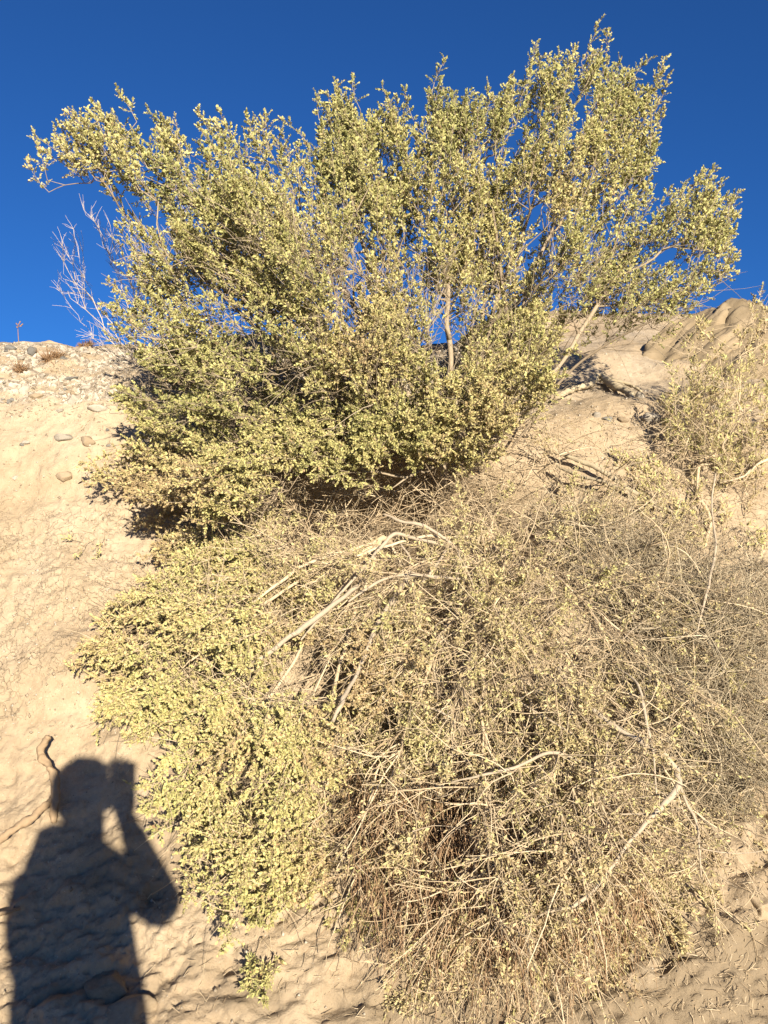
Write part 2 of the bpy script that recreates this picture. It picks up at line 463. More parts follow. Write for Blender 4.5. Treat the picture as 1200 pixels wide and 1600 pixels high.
# ------------------------------------------------------------------ rocks
def rock_mesh(name, seed, mat, sub=3, rough=0.22, flat=1.0):
    bm = bmesh.new(); bmesh.ops.create_icosphere(bm, subdivisions=sub, radius=1.0)
    P = np.array([v.co[:] for v in bm.verts])
    # a few chopped planes make facets
    r = np.random.default_rng(seed)
    for k in range(16):
        n = unit(r.normal(size=3)); h = r.uniform(0.55, 0.82)
        d = P @ n - h
        P = P - np.where(d > 0, d, 0)[:, None] * n * 0.97
    P = P * (1 + rough * 0.75 * fbm(P[:, 0] * 1.6 + seed, P[:, 1] * 1.6, P[:, 2] * 1.6, 4, seed))[:, None]
    P[:, 2] *= flat
    for v, c in zip(bm.verts, P): v.co = c
    me = bpy.data.meshes.new(name); bm.to_mesh(me); bm.free()
    for p in me.polygons: p.use_smooth = True
    me.materials.append(mat)
    return me
ROCKS = {k: [rock_mesh('stone', 10 * j + i, m) for i in range(5)] for j, (k, m) in enumerate((('pale', STONE), ('tan', STONE_TAN), ('dark', STONE_DARK)))}
def stone(px, py, w, h, kind, label, group=None, sink=0.55, i=0, name='stone'):
    """a stone that shows about w x h photograph pixels"""
    p, n = on_bank(np.array([px]), np.array([py])); p, n = p[0], n[0]
    s = p[1] / FPX * 0.5 * 1.15
    o = link(name, ROCKS[kind][i % 5])
    rx, rz = w * s, h * s
    ry = (rx + rz) * 0.5
    o.scale = (rx, ry, rz)
    o.location = p + n * (min(ry, rz) * (0.5 - sink))
    o.rotation_euler = (random.uniform(-.3, .3), random.uniform(-.3, .3), random.uniform(-.5, .5))
    tag(o, label, 'stone', group)
    return o
STONES = [
    (52, 562, 18, 15, 'dark', 'rounded dark grey stone beside the reddish dry tuft near the rim'),
    (18, 557, 20, 12, 'dark', 'flat grey stone set in the pale gravel near the rim'),
    (40, 613, 15, 22, 'pale', 'upright pale stone standing in the gravel band'),
    (58, 624, 24, 14, 'tan', 'tan stone with a shaded underside beside the upright pale stone'),
    (118, 628, 26, 22, 'pale', 'blocky pale stone at the lower edge of the gravel band'),
    (153, 646, 32, 15, 'pale', 'flat whitish stone lying below the gravel band'),
    (100, 688, 28, 15, 'pale', 'wide pale stone half sunk in bare sand'),
    (140, 695, 26, 16, 'tan', 'tan wedge shaped stone in the sand beside the wide pale one'),
    (43, 696, 13, 8, 'pale', 'small light stone alone on bare sand left of the wide pale one'),
    (24, 746, 12, 8, 'pale', 'tiny pale stone casting a small shadow low on the sand'),
    (101, 746, 24, 18, 'tan', 'sunken tan cobble low on the bare sand'),
    (110, 592, 26, 9, 'dark', 'thin flat grey stone in the middle of the gravel band'),
    (138, 612, 18, 11, 'pale', 'small angular pale stone above the blocky one'),
    (80, 541, 30, 13, 'tan', 'long tan boulder at the crest of the bank'),
    (77, 530, 18, 13, 'tan', 'round tan boulder perched on the crest'),
    (172, 629, 13, 9, 'pale', 'small white stone close to the saltbush twigs'),
    (18, 624, 12, 8, 'dark', 'small dark stone below the gravel band'),
    (933, 653, 17, 12, 'pale', 'small white stone in the sand under the bleached root'),
    (949, 660, 18, 10, 'dark', 'flat grey stone next to the small white one under the root'),
    (973, 664, 17, 12, 'tan', 'small brown stone in the row below the bleached root'),
    (1012, 662, 28, 26, 'pale', 'large white rounded stone beside the right shrub'),
    (998, 630, 14, 19, 'pale', 'upright white stone above the large rounded one'),
    (1116, 636, 22, 14, 'pale', 'pale stone showing through the right shrub'),
    (984, 676, 10, 8, 'tan', 'brown pebble between sand and the large white stone'),
]
for i, (x, y, w, h, k, l) in enumerate(STONES): stone(x, y, w, h, k, l, i=i)
for i in range(58):
    x = random.uniform(-20, 235); y = random.uniform(548, 640) if i < 48 else random.uniform(640, 760)
    k = random.choice(['pale', 'pale', 'tan', 'tan', 'dark'])
    w = random.uniform(7, 13); stone(x, y, w, w * random.uniform(0.55, 0.9), k, {'pale': 'little pale stone scattered on the gravelly slope below the rim', 'tan': 'little tan stone scattered on the gravelly slope below the rim', 'dark': 'little grey stone scattered on the gravelly slope below the rim'}[k], {'pale': 'little pale stones on the slope', 'tan': 'little tan stones on the slope', 'dark': 'little grey stones on the slope'}[k], i=i)
CLOD = mat_rock('hardened_soil', (0.24, 0.185, 0.12), (0.33, 0.26, 0.175), 6)
ROCKS['soft'] = [rock_mesh('stone', 90 + i, CLOD, 4, 0.3) for i in range(5)]
stone(205, 1578, 95, 62, 'soft', 'smooth rounded boulder at the foot of the bank in the shadow', sink=0.9, i=1, name='boulder')
stone(160, 1540, 80, 46, 'soft', 'lower lumpy boulder half buried behind the smooth rounded one', sink=0.75, i=2, name='boulder')
stone(1188, 1432, 60, 44, 'soft', 'grey tan clod of hardened mud on the right of the bank', sink=0.8, i=3, name='boulder')

# fine gravel that nobody would count
def gravel():
    n = 6400
    px = np.concatenate([rng.uniform(-40, 260, 3400), rng.uniform(850, 1220, 900), rng.uniform(-40, 1240, 900), rng.uniform(-40, 300, 1200)])
    py = np.concatenate([545 + 120 * rng.beta(1.2, 2.0, 3400), rng.uniform(560, 720, 900), rng.uniform(640, 1600, 900), rng.uniform(640, 1150, 1200)])
    p, nn = on_bank(px, py)
    octa = unit(np.array([[1, 0, 0], [-1, 0, 0], [0, 1, 0], [0, -1, 0], [0, 0, 1], [0, 0, -1]], float))
    f = np.array([[0, 2, 4], [2, 1, 4], [1, 3, 4], [3, 0, 4], [2, 0, 5], [1, 2, 5], [3, 1, 5], [0, 3, 5]])
    r = 0.0018 + 0.0045 * rng.random(n) ** 2.5
    V = octa[None] * (1 + 0.6 * rng.uniform(-1, 1, (n, 6, 3))) * r[:, None, None] * rng.uniform(0.6, 1.3, (n, 1, 3)) + (p + nn * 0.001)[:, None]
    F = (np.arange(n)[:, None, None] * 6 + f[None]).reshape(-1, 3)
    me = mesh_np('gravel', V.reshape(-1, 3), [F], GRAVEL, False, {'tint': np.repeat(rng.random(n), 6)})
    tag(link('gravel', me), 'fine loose gravel scattered over the sandy bank', 'gravel', kind='stuff')
GRAVEL = mat_wood('loose_gravel', [(0.0, (0.20, 0.165, 0.125)), (0.4, (0.28, 0.23, 0.165)), (1.0, (0.44, 0.40, 0.34))], 60)
gravel()

# tilted sandstone slabs up on the right, behind the shrub
def slab_mesh(seed, size, bend):
    bm = bmesh.new(); bmesh.ops.create_cube(bm, size=2.0)
    bmesh.ops.subdivide_edges(bm, edges=bm.edges[:], cuts=40, use_grid_fill=True)
    P = np.array([v.co[:] for v in bm.verts])
    q = np.sign(P) * np.abs(P)
    l8 = (np.abs(P) ** 8).sum(1) ** (1 / 8)
    P = P / l8[:, None] * np.abs(P).max(1)[:, None]
    P = P * np.array(size)
    d = 0.05 * fbm(P[:, 0] * 2.5 + seed, P[:, 1] * 2.5, P[:, 2] * 2.5, 4, seed) + 0.022 * fbm(P[:, 0] * 4, P[:, 1] * 16, P[:, 2] * 22, 4, seed + 5, 0.6) - 0.03 * (1 - sstep(0.0, 0.14, np.abs(fbm(P[:, 0] * 3.0, P[:, 1] * 3.0, P[:, 2] * 9, 3, seed + 9))))
    P = P + unit(P / np.array(size) ** 2) * d[:, None]
    P[:, 2] += bend * P[:, 0] ** 2
    for v, c in zip(bm.verts, P): v.co = c
    me = bpy.data.meshes.new('slab'); bm.to_mesh(me); bm.free()
    for p in me.polygons: p.use_smooth = True
    me.materials.append(SANDSTONE)
    return me
def outcrop():
    base = at(np.array(1088.0), np.array(592.0), np.array(3.75))
    e = link('sandstone_outcrop', None, None, base)
    tag(e, 'tilted tan sandstone slabs jutting from the rim behind the right shrub', 'rock')
    # local axes: strike runs up to the right, broad faces look up and to the left, towards the viewer
    def put(dx, dy, dz, size, tilt, yaw, seed):
        o = link('slab', slab_mesh(seed, size, -0.10), e, (dx, dy, dz))
        o.rotation_euler = Matrix.Rotation(yaw, 3, 'Z').to_4x4().to_euler()
        R = Matrix.Rotation(yaw, 3, 'Z') @ Matrix.Rotation(tilt, 3, 'Y')
        R = R @ Matrix.Rotation(math.radians(28), 3, 'X')
        o.rotation_euler = R.to_euler()
    up = math.radians(-42)
    put(-0.03, 0.34, 0.03, (0.62, 0.22, 0.10), up, 0.30, 3)
    put(0.16, 0.24, 0.02, (0.60, 0.26, 0.13), up, 0.26, 7)
    put(0.50, 0.34, -0.06, (0.72, 0.42, 0.26), math.radians(-24), 0.2, 12)
outcrop()

# pale far mound behind the left rim
def mound():
    n = 60
    u, v = np.meshgrid(np.linspace(-1, 1, n), np.linspace(-1, 1, n))
    r = np.hypot(u, v)
    h = np.clip(1 - r ** 2, 0, 1) ** 0.8
    X = -6.9 + u * 3.6; Y = 13.0 + v * 3.0
    Z = 2.2 + h * (2.26 + 0.18 * fbm(u * 3, v * 3, seed=61, o=4)) + 0.06 * fbm(u * 12, v * 12, seed=62, o=3) - 0.25 * (r > 1)
    a = (np.arange(n - 1)[:, None] * n + np.arange(n - 1)[None]).ravel()
    me = mesh_np('hill', np.stack([X, Y, Z], -1).reshape(-1, 3), [np.stack([a, a + 1, a + n + 1, a + n], -1)], mat_rock('pale_hill_rock', (0.28, 0.25, 0.21), (0.40, 0.365, 0.32), 3))
    tag(link('hill', me), kind='structure')
mound()

# ------------------------------------------------------------------ leaves and twigs
def perp(D):
    r = rng.normal(size=D.shape)
    return unit(np.cross(D, r))
def leaf_mesh(base, d, nrm, L, W, tint, curl=0.18):
    """batch of small folded leaves: 4 vertices, 2 triangles each"""
    side = unit(np.cross(d, nrm)); nn = np.cross(side, d)
    L = L[:, None]; W = W[:, None]
    m1 = base + d * L * 0.55; tip = base + d * L + nn * L * curl
    V = np.stack([base, m1 + side * W + nn * W * 0.4, tip, m1 - side * W + nn * W * 0.4], 1)
    o = np.arange(len(base))[:, None] * 4
    return V.reshape(-1, 3), [o + np.array([[0, 2, 1]]), o + np.array([[0, 3, 2]])], np.repeat(tint, 4)
def sprig_leaves(S, D, Ls, nl, leafL, leafW, tint, spread=(35, 80), tint_j=0.10):
    """nl leaves spiralling up each sprig, a rosette at its end"""
    n = len(S)
    f = (np.arange(nl) + 0.5) / nl
    f = f[None] ** 0.8 + rng.uniform(-0.05, 0.05, (n, nl))
    az = np.arange(nl)[None] * 2.39996 + rng.uniform(0, 6.28, (n, 1)) + rng.uniform(-.5, .5, (n, nl))
    A = perp(D); B = np.cross(D, A)
    rad = np.cos(az)[..., None] * A[:, None] + np.sin(az)[..., None] * B[:, None]
    tilt = np.radians(spread[1] + (spread[0] - spread[1]) * np.clip(f, 0, 1) + rng.normal(0, 12, (n, nl)))
    d = unit(D[:, None] * np.cos(tilt)[..., None] + rad * np.sin(tilt)[..., None])
    nrm = unit(D[:, None] * np.sin(tilt)[..., None] - rad * np.cos(tilt)[..., None] + rng.normal(0, .35, (n, nl, 3)))
    base = S[:, None] + D[:, None] * (Ls[:, None] * f)[..., None]
    L = rng.uniform(*leafL, (n, nl)) * (1 - 0.25 * (f - 0.5)) * rng.uniform(0.75, 1.3, (n, 1)); W = L * rng.uniform(*leafW, (n, nl))
    t = np.clip(tint[:, None] + rng.normal(0, 0.06, (n, 1)) + rng.normal(0, tint_j, (n, nl)), 0, 0.9)
    t = np.where(rng.random((n, nl)) < 0.035, rng.uniform(0.9, 1.0, (n, nl)), t)
    return leaf_mesh(base.reshape(-1, 3), d.reshape(-1, 3), nrm.reshape(-1, 3), L.ravel(), W.ravel(), t.ravel())

class Skeleton:
    """grows branches from seed nodes to target points: each target joins the node that costs least (length plus way back to the root)"""
    def __init__(s, bf=0.35, step=0.055):
        s.P = np.zeros((60000, 3)); s.par = np.full(60000, -1); s.path = np.zeros(60000); s.n = 0; s.bf = bf; s.step = step
        s.tipmark = []
    def node(s, p, par):
        i = s.n; s.P[i] = p; s.par[i] = par; s.path[i] = 0 if par < 0 else s.path[par] + np.linalg.norm(p - s.P[par]); s.n += 1
        return i
    def limb(s, pts, par=-1):
        last = par
        for p in pts: last = s.node(np.asarray(p), last)
        return last
    def grow(s, targets, wob=0.25):
        out = []
        for q in targets:
            P = s.P[:s.n]
            v = q - P; d = np.sqrt((v * v).sum(1))
            i = int(np.argmin(d + s.bf * s.path[:s.n]))
            p0 = P[i].copy(); L = d[i]
            pp = s.par[i]
            pd = unit(p0 - s.P[pp]) if pp >= 0 else unit(q - p0)
            k = max(1, int(L / s.step))
            last = i
            w = rng.normal(0, 1, 3) * 0.05 * L
            for j in range(1, k + 1):
                f = j / k
                b = p0 + (q - p0) * f
                c = p0 + pd * L * f
                m = wob * f * (1 - f) * 2
                x = b * (1 - m) + c * m + w * math.sin(math.pi * f) + rng.normal(0, 0.004, 3) * (1 - f)
                last = s.node(x, last)
            out.append(last)
        return out
    def radii(s, r0=0.0012, e=2.3, rmax=0.05):
        a = np.zeros(s.n); has = np.zeros(s.n, bool)
        for i in range(s.n - 1, -1, -1):
            if not has[i]: a[i] += r0 ** e
            p = s.par[i]
            if p >= 0: a[p] += a[i]; has[p] = True
        s.R = np.minimum(a ** (1 / e), rmax)
        s.leafend = ~has
        return s.R
    def chains(s):
        kids = [[] for _ in range(s.n)]
        for i in range(s.n):
            if s.par[i] >= 0: kids[s.par[i]].append(i)
        out = []; stack = [i for i in range(s.n) if s.par[i] < 0]
        while stack:
            i = stack.pop(); ch = ([s.par[i]] if s.par[i] >= 0 else []) + [i]
            while kids[i]:
                k = sorted(kids[i], key=lambda q: -s.R[q]); stack += k[1:]; i = k[0]; ch.append(i)
            if len(ch) > 1: out.append(ch)
        return out
def emit_branches(sk, parent, mat, limb_r, tint=(0.4, 0.7), twig_name='twigs'):
    """thick branches become limb parts, the thin ones one mass of twigs"""
    tw = Bag()
    for ch in sk.chains():
        P = sk.P[ch].copy(); R = sk.R[ch].copy()
        if sk.par[ch[1]] == ch[0] and len(ch) > 2: R[0] = min(R[0], R[1] * 1.3)
        if R.max() > limb_r:
            b = Bag()
            n = max(6, len(P) * 2)
            Q = spline(P, n); RR = np.interp(np.linspace(0, len(P) - 1, n), np.arange(len(P)), R)
            RR = RR * (1 + 0.12 * noise(np.arange(n) * 0.7, 0.3 * len(ch), seed=5))
            b.add(*tube_one(Q, RR, 8), a=random.uniform(*tint))
            link('limb', b.mesh('limb', mat), parent)
        else:
            tw.add(*tube_one(P, R, 4 if R.max() > 0.003 else 3, False), a=random.uniform(*tint))
    if tw.n: tag(link(twig_name, tw.mesh(twig_name, mat), parent), kind='stuff')
def poly_mask(px, py, poly):
    poly = np.asarray(poly, float); ins = np.zeros(px.shape, bool)
    x1, y1 = poly[-1]
    for x2, y2 in poly:
        c = ((y1 > py) != (y2 > py)) & (px < (x2 - x1) * (py - y1) / (y2 - y1 + 1e-12) + x1)
        ins ^= c; x1, y1 = x2, y2
    return ins
def poly_dist(px, py, poly):
    poly = np.asarray(poly, float); d = np.full(px.shape, 1e9); a = poly[-1]
    for b in poly:
        ab = b - a; t = np.clip(((px - a[0]) * ab[0] + (py - a[1]) * ab[1]) / (ab @ ab + 1e-9), 0, 1)
        d = np.minimum(d, np.hypot(px - a[0] - t * ab[0], py - a[1] - t * ab[1])); a = b
    return d
def sample_poly(poly, n, dens=None):
    poly = np.asarray(poly, float); lo, hi = poly.min(0), poly.max(0)
    X, Y = [], []; c = 0
    while c < n:
        x = rng.uniform(lo[0], hi[0], n * 2); y = rng.uniform(lo[1], hi[1], n * 2)
        m = poly_mask(x, y, poly)
        if dens is not None: m &= rng.random(n * 2) < dens(x, y)
        X.append(x[m]); Y.append(y[m]); c += m.sum()
    return np.concatenate(X)[:n], np.concatenate(Y)[:n]
def clumps(poly, n, dens, depth, per=6, sig=0.034):
    """shoot tips gathered in clumps: centres spread over the outline at their own distance, tips round each"""
    m = max(1, n // per)
    x, y = sample_poly(poly, m, dens)
    Y = depth(x, y)
    C = at(x, y, Y)
    k = np.repeat(np.arange(m), per)
    T = C[k] + rng.normal(0, sig, (m * per, 3)) * (0.6 + 0.9 * rng.random(m))[k][:, None]
    return T, x[k], y[k]
def in_hollow(P, cx=625, cy=790, rx=185, ry=78):
    """points in front of the eroded hollow under the crown"""
    q = P - CAM
    y = q[:, 1] * _cp + q[:, 2] * _sp; z = -q[:, 1] * _sp + q[:, 2] * _cp
    px = 600 + FPX * q[:, 0] / y; py = 800 - FPX * z / y
    return ((px - cx) / rx) ** 2 + ((py - cy) / ry) ** 2 < 1
def by_distance(P, root):
    return np.argsort(np.linalg.norm(P - root, axis=1))
def shoots(tips, starts, per, sprigL, nl, leafL, leafW, tint, leaf_bag, twig_bag, ang=(30, 65), spread=(30, 75), bare=0.15, twig_t=0.5, r=0.0013, tint_j=0.10):
    """leafy shoots from starts to tips: a stem, 'per' side sprigs and leaves spiralling on each"""
    n = len(tips)
    ax = tips - starts; Ln = np.linalg.norm(ax, axis=1); D = unit(ax)
    K = 4; f = np.linspace(0, 1, K)
    bendv = perp(D) * (0.06 * Ln)[:, None]
    P = starts[:, None] + ax[:, None] * f[None, :, None] + bendv[:, None] * np.sin(f * math.pi)[None, :, None]
    V, Q = tubes(P, np.linspace(r, r * 0.5, K)[None].repeat(n, 0), 3)
    twig_bag.add(V, Q, np.repeat(np.clip(twig_t + rng.normal(0, .15, n), 0, 1), K * 3))
    g = bare + (1 - bare) * (np.arange(per)[None] + rng.random((n, per))) / per
    A = perp(D); B = np.cross(D, A)
    az = np.arange(per)[None] * 2.4 + rng.uniform(0, 6.28, (n, 1)) + rng.normal(0, .4, (n, per))
    th = np.radians(rng.uniform(ang[0], ang[1], (n, per)) * (1.1 - 0.5 * g))
    sd = unit(D[:, None] * np.cos(th)[..., None] + (np.cos(az)[..., None] * A[:, None] + np.sin(az)[..., None] * B[:, None]) * np.sin(th)[..., None] + np.array([0, 0, 0.12]))
    sl = rng.uniform(*sprigL, (n, per)) * (1.15 - 0.45 * g)
    ss = starts[:, None] + ax[:, None] * g[..., None] + bendv[:, None] * np.sin(g * math.pi)[..., None]
    # the end of the shoot itself is a sprig as well
    S = np.concatenate([ss.reshape(-1, 3), tips - D * 0.035]); DD = np.concatenate([sd.reshape(-1, 3), D]); LL = np.concatenate([sl.ravel(), np.full(n, 0.04)])
    tt = np.concatenate([np.repeat(tint, per), tint])
    P2 = S[:, None] + DD[:, None] * (LL[:, None] * np.array([0, 0.95])[None])[..., None]
    V, Q = tubes(P2, np.broadcast_to(np.array([0.0009, 0.0004]), (len(S), 2)), 3)
    twig_bag.add(V, Q, np.repeat(np.clip(twig_t + rng.normal(0, .15, len(S)), 0, 1), 6))
    V, F, a = sprig_leaves(S, DD, LL, nl, leafL, leafW, tt, spread, tint_j)
    leaf_bag.add(V, F, a)

def wander(S, D, L, K, curl, grav, cur_seed=0):
    """batch of wandering twigs: (N,K,3)"""
    n = len(S); P = np.zeros((n, K, 3)); P[:, 0] = S; d = D.copy()
    w = rng.normal(0, curl, (n, 3))
    for k in range(1, K):
        w = w * 0.6 + rng.normal(0, curl, (n, 3)) * 0.8
        d = unit(d + w + np.array([0, 0, -1.0]) * grav)
        P[:, k] = P[:, k - 1] + d * (L / (K - 1))[:, None]
    return P

def bulge(px, py, poly, w):
    return np.sqrt(np.clip(poly_dist(px, py, poly) / w, 0, 1))
def limb_from_pixels(pts, parent, mat, name='limb', tint=0.7, sides=8, label=None):
    """pts: (px, py, metres in front of the bank, thickness in pixels)"""
    pts = np.asarray(pts, float)
    Y = bankY(pts[:, 0], pts[:, 1]) - pts[:, 2]
    P = at(pts[:, 0], pts[:, 1], Y); R = pts[:, 3] * 0.5 * Y / FPX
    n = len(P) * 6
    Q = spline(P, n); RR = np.interp(np.linspace(0, len(P) - 1, n), np.arange(len(P)), R)
    RR = RR * (1 + 0.15 * noise(np.arange(n) * 0.45, pts[0, 0], seed=9)) ; Q = Q + 0.35 * RR[:, None] * np.stack([noise(np.arange(n) * 0.42, pts[0, 1] + k * 7, seed=19) for k in range(3)], -1)
    b = Bag(); b.add(*tube_one(Q, RR, sides), a=tint)
    o = link(name, b.mesh(name, mat), parent)
    if label: o['label'] = label
    return Q

# ---- the upright green saltbush
def saltbush_upright():
    root = at(np.array(690.0), np.array(735.0), bankY(690.0, 735.0) - 0.02)
    e = link('saltbush', None); tag(e, 'large upright pale green saltbush growing from the top of the bank', 'shrub', 'saltbushes')
    leaf, tw = Bag(), Bag()
    polys = [
        # (outline, shoots, depth at its middle, thickness, leaf fullness)
        ([(190, 330), (215, 290), (250, 215), (240, 180), (262, 185), (330, 168), (372, 178), (400, 172), (428, 182), (448, 235), (480, 258), (500, 300), (560, 330), (640, 400), (655, 470), (665, 560), (640, 640), (560, 680), (450, 700), (330, 740), (240, 745), (215, 690), (190, 620), (215, 540), (190, 470), (205, 440), (240, 440), (215, 380)], 1150, 2.78, 0.44),
        ([(488, 208), (500, 215), (508, 160), (515, 122), (525, 150), (540, 150), (545, 185), (575, 175), (600, 172), (632, 140), (634, 200), (640, 225), (668, 180), (684, 130), (700, 155), (735, 158), (760, 180), (750, 300), (720, 400), (660, 430), (600, 420), (520, 350), (490, 270)], 460, 2.98, 0.34),
        ([(768, 130), (800, 112), (835, 120), (852, 62), (866, 90), (912, 72), (948, 78), (985, 105), (1000, 118), (1000, 200), (990, 300), (1010, 380), (985, 470), (930, 520), (850, 560), (770, 560), (720, 520), (700, 430), (735, 330), (770, 260)], 700, 3.12, 0.42),
        ([(1000, 150), (1040, 92), (1052, 88), (1040, 115), (1020, 150), (1044, 152), (1005, 200), (1034, 218), (1005, 262), (990, 300)], 16, 3.10, 0.1),
        ([(980, 300), (1030, 285), (1060, 300), (1105, 262), (1112, 290), (1168, 292), (1140, 325), (1150, 385), (1120, 410), (1100, 455), (1040, 485), (980, 490), (950, 420)], 140, 3.05, 0.25),
        ([(42, 206), (75, 186), (132, 155), (152, 190), (175, 205), (205, 195), (245, 240), (262, 330), (220, 330), (205, 305), (165, 285), (160, 255), (110, 240)], 48, 2.68, 0.18),
        ([(640, 560), (720, 540), (800, 570), (860, 580), (820, 630), (780, 660), (690, 690), (560, 715), (440, 735), (340, 805), (250, 800), (205, 770), (240, 730), (400, 690), (560, 665)], 300, 2.50, 0.16),
        ([(140, 735), (205, 715), (215, 600), (190, 590), (200, 560), (240, 600), (260, 800), (330, 850), (300, 900), (215, 880), (190, 760)], 75, 2.78, 0.12),
        ([(640, 600), (700, 560), (780, 560), (870, 590), (850, 650), (800, 700), (730, 720), (650, 700)], 96, 2.72, 0.2),
    ]
    tips = []; tint = []
    def dens(x, y):
        d = 0.22 + 0.78 * sstep(-0.35, 0.25, fbm(x / 75.0, y / 75.0, seed=71, o=3))
        d = d * (1 - 0.85 * np.exp(-(((x - 700) / 42) ** 2 + ((y - 470) / 110) ** 2)))
        d = d * (1 - 0.25 * np.exp(-(((x - 250) / 60) ** 2 + ((y - 500) / 70) ** 2)))
        d = d * (1 - 0.95 * np.exp(-(((x - 468) / 34) ** 2 + ((y - 225) / 45) ** 2))) * (1 - 0.95 * np.exp(-(((x - 645) / 26) ** 2 + ((y - 190) / 55) ** 2)))
        return d
    for poly, n, dep, th in polys:
        def depth(x, y):
            Y = dep + th * bulge(x, y, poly, 110) * (1.8 * rng.random(len(x)) ** 1.5 - 1)
            return np.where(y > 540, np.minimum(Y, bankY(x, y) - 0.07), Y)
        P, x, y = clumps(poly, n, dens, depth, 4 if n > 60 else 3)
        n = len(P); tips.append(P)
        dry = 0.32 + 0.22 * fbm(x / 130.0, y / 130.0, seed=75, o=2) + 0.22 * sstep(560, 780, y) + 0.26 * np.exp(-((x - 570) / 90) ** 2 - ((y - 500) / 170) ** 2) + 0.25 * np.exp(-((x - 800) / 130) ** 2 - ((y - 560) / 130) ** 2) + 0.2 * sstep(330, 220, x) * sstep(600, 700, y)
        tint.append(np.clip(dry + rng.normal(0, .07, n), 0.1, 0.95))
    sky_pts = [(515, 122, 2.98), (530, 150, 2.98), (632, 142, 2.98), (600, 172, 3.0), (684, 132, 3.02), (722, 150, 3.05), (760, 165, 3.1), (775, 128, 3.1), (812, 112, 3.12), (852, 60, 3.12), (868, 82, 3.12), (912, 68, 3.12), (948, 74, 3.12), (988, 102, 3.12), (1050, 86, 3.1), (1022, 130, 3.1), (1042, 150, 3.1), (1036, 214, 3.1), (1020, 262, 3.1), (1108, 260, 3.05), (1128, 282, 3.05), (1168, 292, 3.05), (1150, 345, 3.05), (1152, 382, 3.05), (1060, 288, 3.08), (132, 154, 2.68), (150, 178, 2.7), (42, 206, 2.66), (78, 186, 2.66), (100, 198, 2.67), (240, 176, 2.72), (262, 180, 2.72), (330, 166, 2.75), (372, 172, 2.75), (402, 168, 2.76), (426, 178, 2.78), (490, 208, 2.95), (452, 236, 2.8), (176, 322, 2.7), (196, 330, 2.7), (215, 412, 2.7), (155, 432, 2.75)]
    for x, y, Y in sky_pts:
        n = 4
        o = rng.normal(0, 1, (n, 2)) * (9, 5) + np.array([0, 14]) * np.arange(n)[:, None]; o[0] = 0
        x = x + (12 if x < 600 else -12); y = y + 6
        tips.append(at(x + o[:, 0], y + np.abs(o[:, 1]), Y + rng.uniform(-.05, .05, n))); tint.append(np.clip(rng.normal(.45, .08, n), .1, .9))
    tips = np.concatenate(tips); tint = np.concatenate(tint)
    # stems fan up from the base
    sk = Skeleton(0.42)
    base = sk.limb([root + (0, 0.12, -0.12), root, root + (0.0, -0.03, 0.07)])
    for lx, ly, lY, mx, my in ((300, 420, 2.7, 560, 640), (470, 330, 2.85, 610, 560), (575, 330, 2.95, 640, 560), (690, 300, 3.05, 690, 540), (780, 330, 3.1, 745, 560), (880, 330, 3.1, 790, 560), (960, 430, 3.05, 850, 585), (260, 690, 2.7, 520, 720), (850, 200, 3.1, 760, 480)):
        q = at(np.array([mx, lx], float), np.array([my, ly], float), np.array([(lY + root[1]) / 2 - 0.05, lY]))
        c = spline(np.stack([sk.P[base], q[0], q[1]]), 16)[1:]
        c = c + np.cumsum(rng.normal(0, 0.006, c.shape), 0)
        sk.limb(c, base)
    D = unit(unit(tips - (root + (0, 0.05, 0.25))) + np.array([0, -0.12, 0.45]) + rng.normal(0, .3, tips.shape))
    low = (tips[:, 2] < root[2] + 0.25)
    D[low] = unit(unit(tips[low] - root) + np.array([0, -0.35, 0.05]) + rng.normal(0, .3, (low.sum(), 3)))
    Ls = rng.uniform(0.10, 0.19, len(tips))
    starts = tips - D * Ls[:, None]
    o = by_distance(starts, root)
    sk.grow(starts[o], 0.4)
    sk.radii(0.0011, 2.25, 0.022)
    shoots(tips, starts, 10, (0.016, 0.05), 17, (0.006, 0.0118), (0.23, 0.37), tint, leaf, tw, ang=(40, 95), twig_t=0.55)
    emit_branches(sk, e, BARK, 0.006, (0.25, 0.75), 'branchlets')
    pz = sk.P[:sk.n]; idx = np.where((pz[:, 2] < root[2] + 0.75) & (pz[:, 2] > root[2] + 0.12) & ~in_hollow(pz))[0]
    m = 3200; i = rng.choice(idx, m)
    P = wander(sk.P[i], unit(unit(sk.P[i] - root) + rng.normal(0, .6, (m, 3)) + (0, -.2, .1)), rng.uniform(.06, .24, m), 5, .14, .02)
    tw.add(*tubes(P, np.linspace(.0013, .0006, 5)[None].repeat(m, 0)), a=np.repeat(rng.uniform(.4, 1, m), 15))
    tag(link('twigs', tw.mesh('twigs', BARK), e), kind='stuff')
    tag(link('foliage', leaf.mesh('foliage', LEAF, False), e), kind='stuff')
    # pale crooked stems that show between the leaves
    for pts in ([(600, 500, .25, 9), (575, 480, .3, 8), (560, 520, .3, 10), (545, 560, .25, 10)],
                [(520, 690, .2, 9), (600, 690, .25, 12), (650, 680, .25, 10), (700, 705, .2, 8)],
                [(605, 430, .2, 5), (610, 340, .2, 5), (600, 300, .2, 4), (622, 260, .2, 2)],
                [(690, 735, .12, 14), (680, 640, .3, 9), (676, 620, .3, 7)],
                [(800, 700, .1, 4), (880, 592, .25, 4.5), (945, 540, .3, 4), (1030, 495, .4, 2)],
                [(790, 660, .1, 8), (800, 560, .2, 6), (790, 480, .2, 5), (770, 330, .2, 3)]):
        pts = [list(p) for p in pts]
        P = []
        for q in pts:
            Y = min(bankY(q[0], q[1]), 3.15) - q[2]; q[2] = bankY(q[0], q[1]) - Y
        limb_from_pixels(pts, e, BARK, tint=0.25 if pts[0][0] > 750 else 0.8)
saltbush_upright()

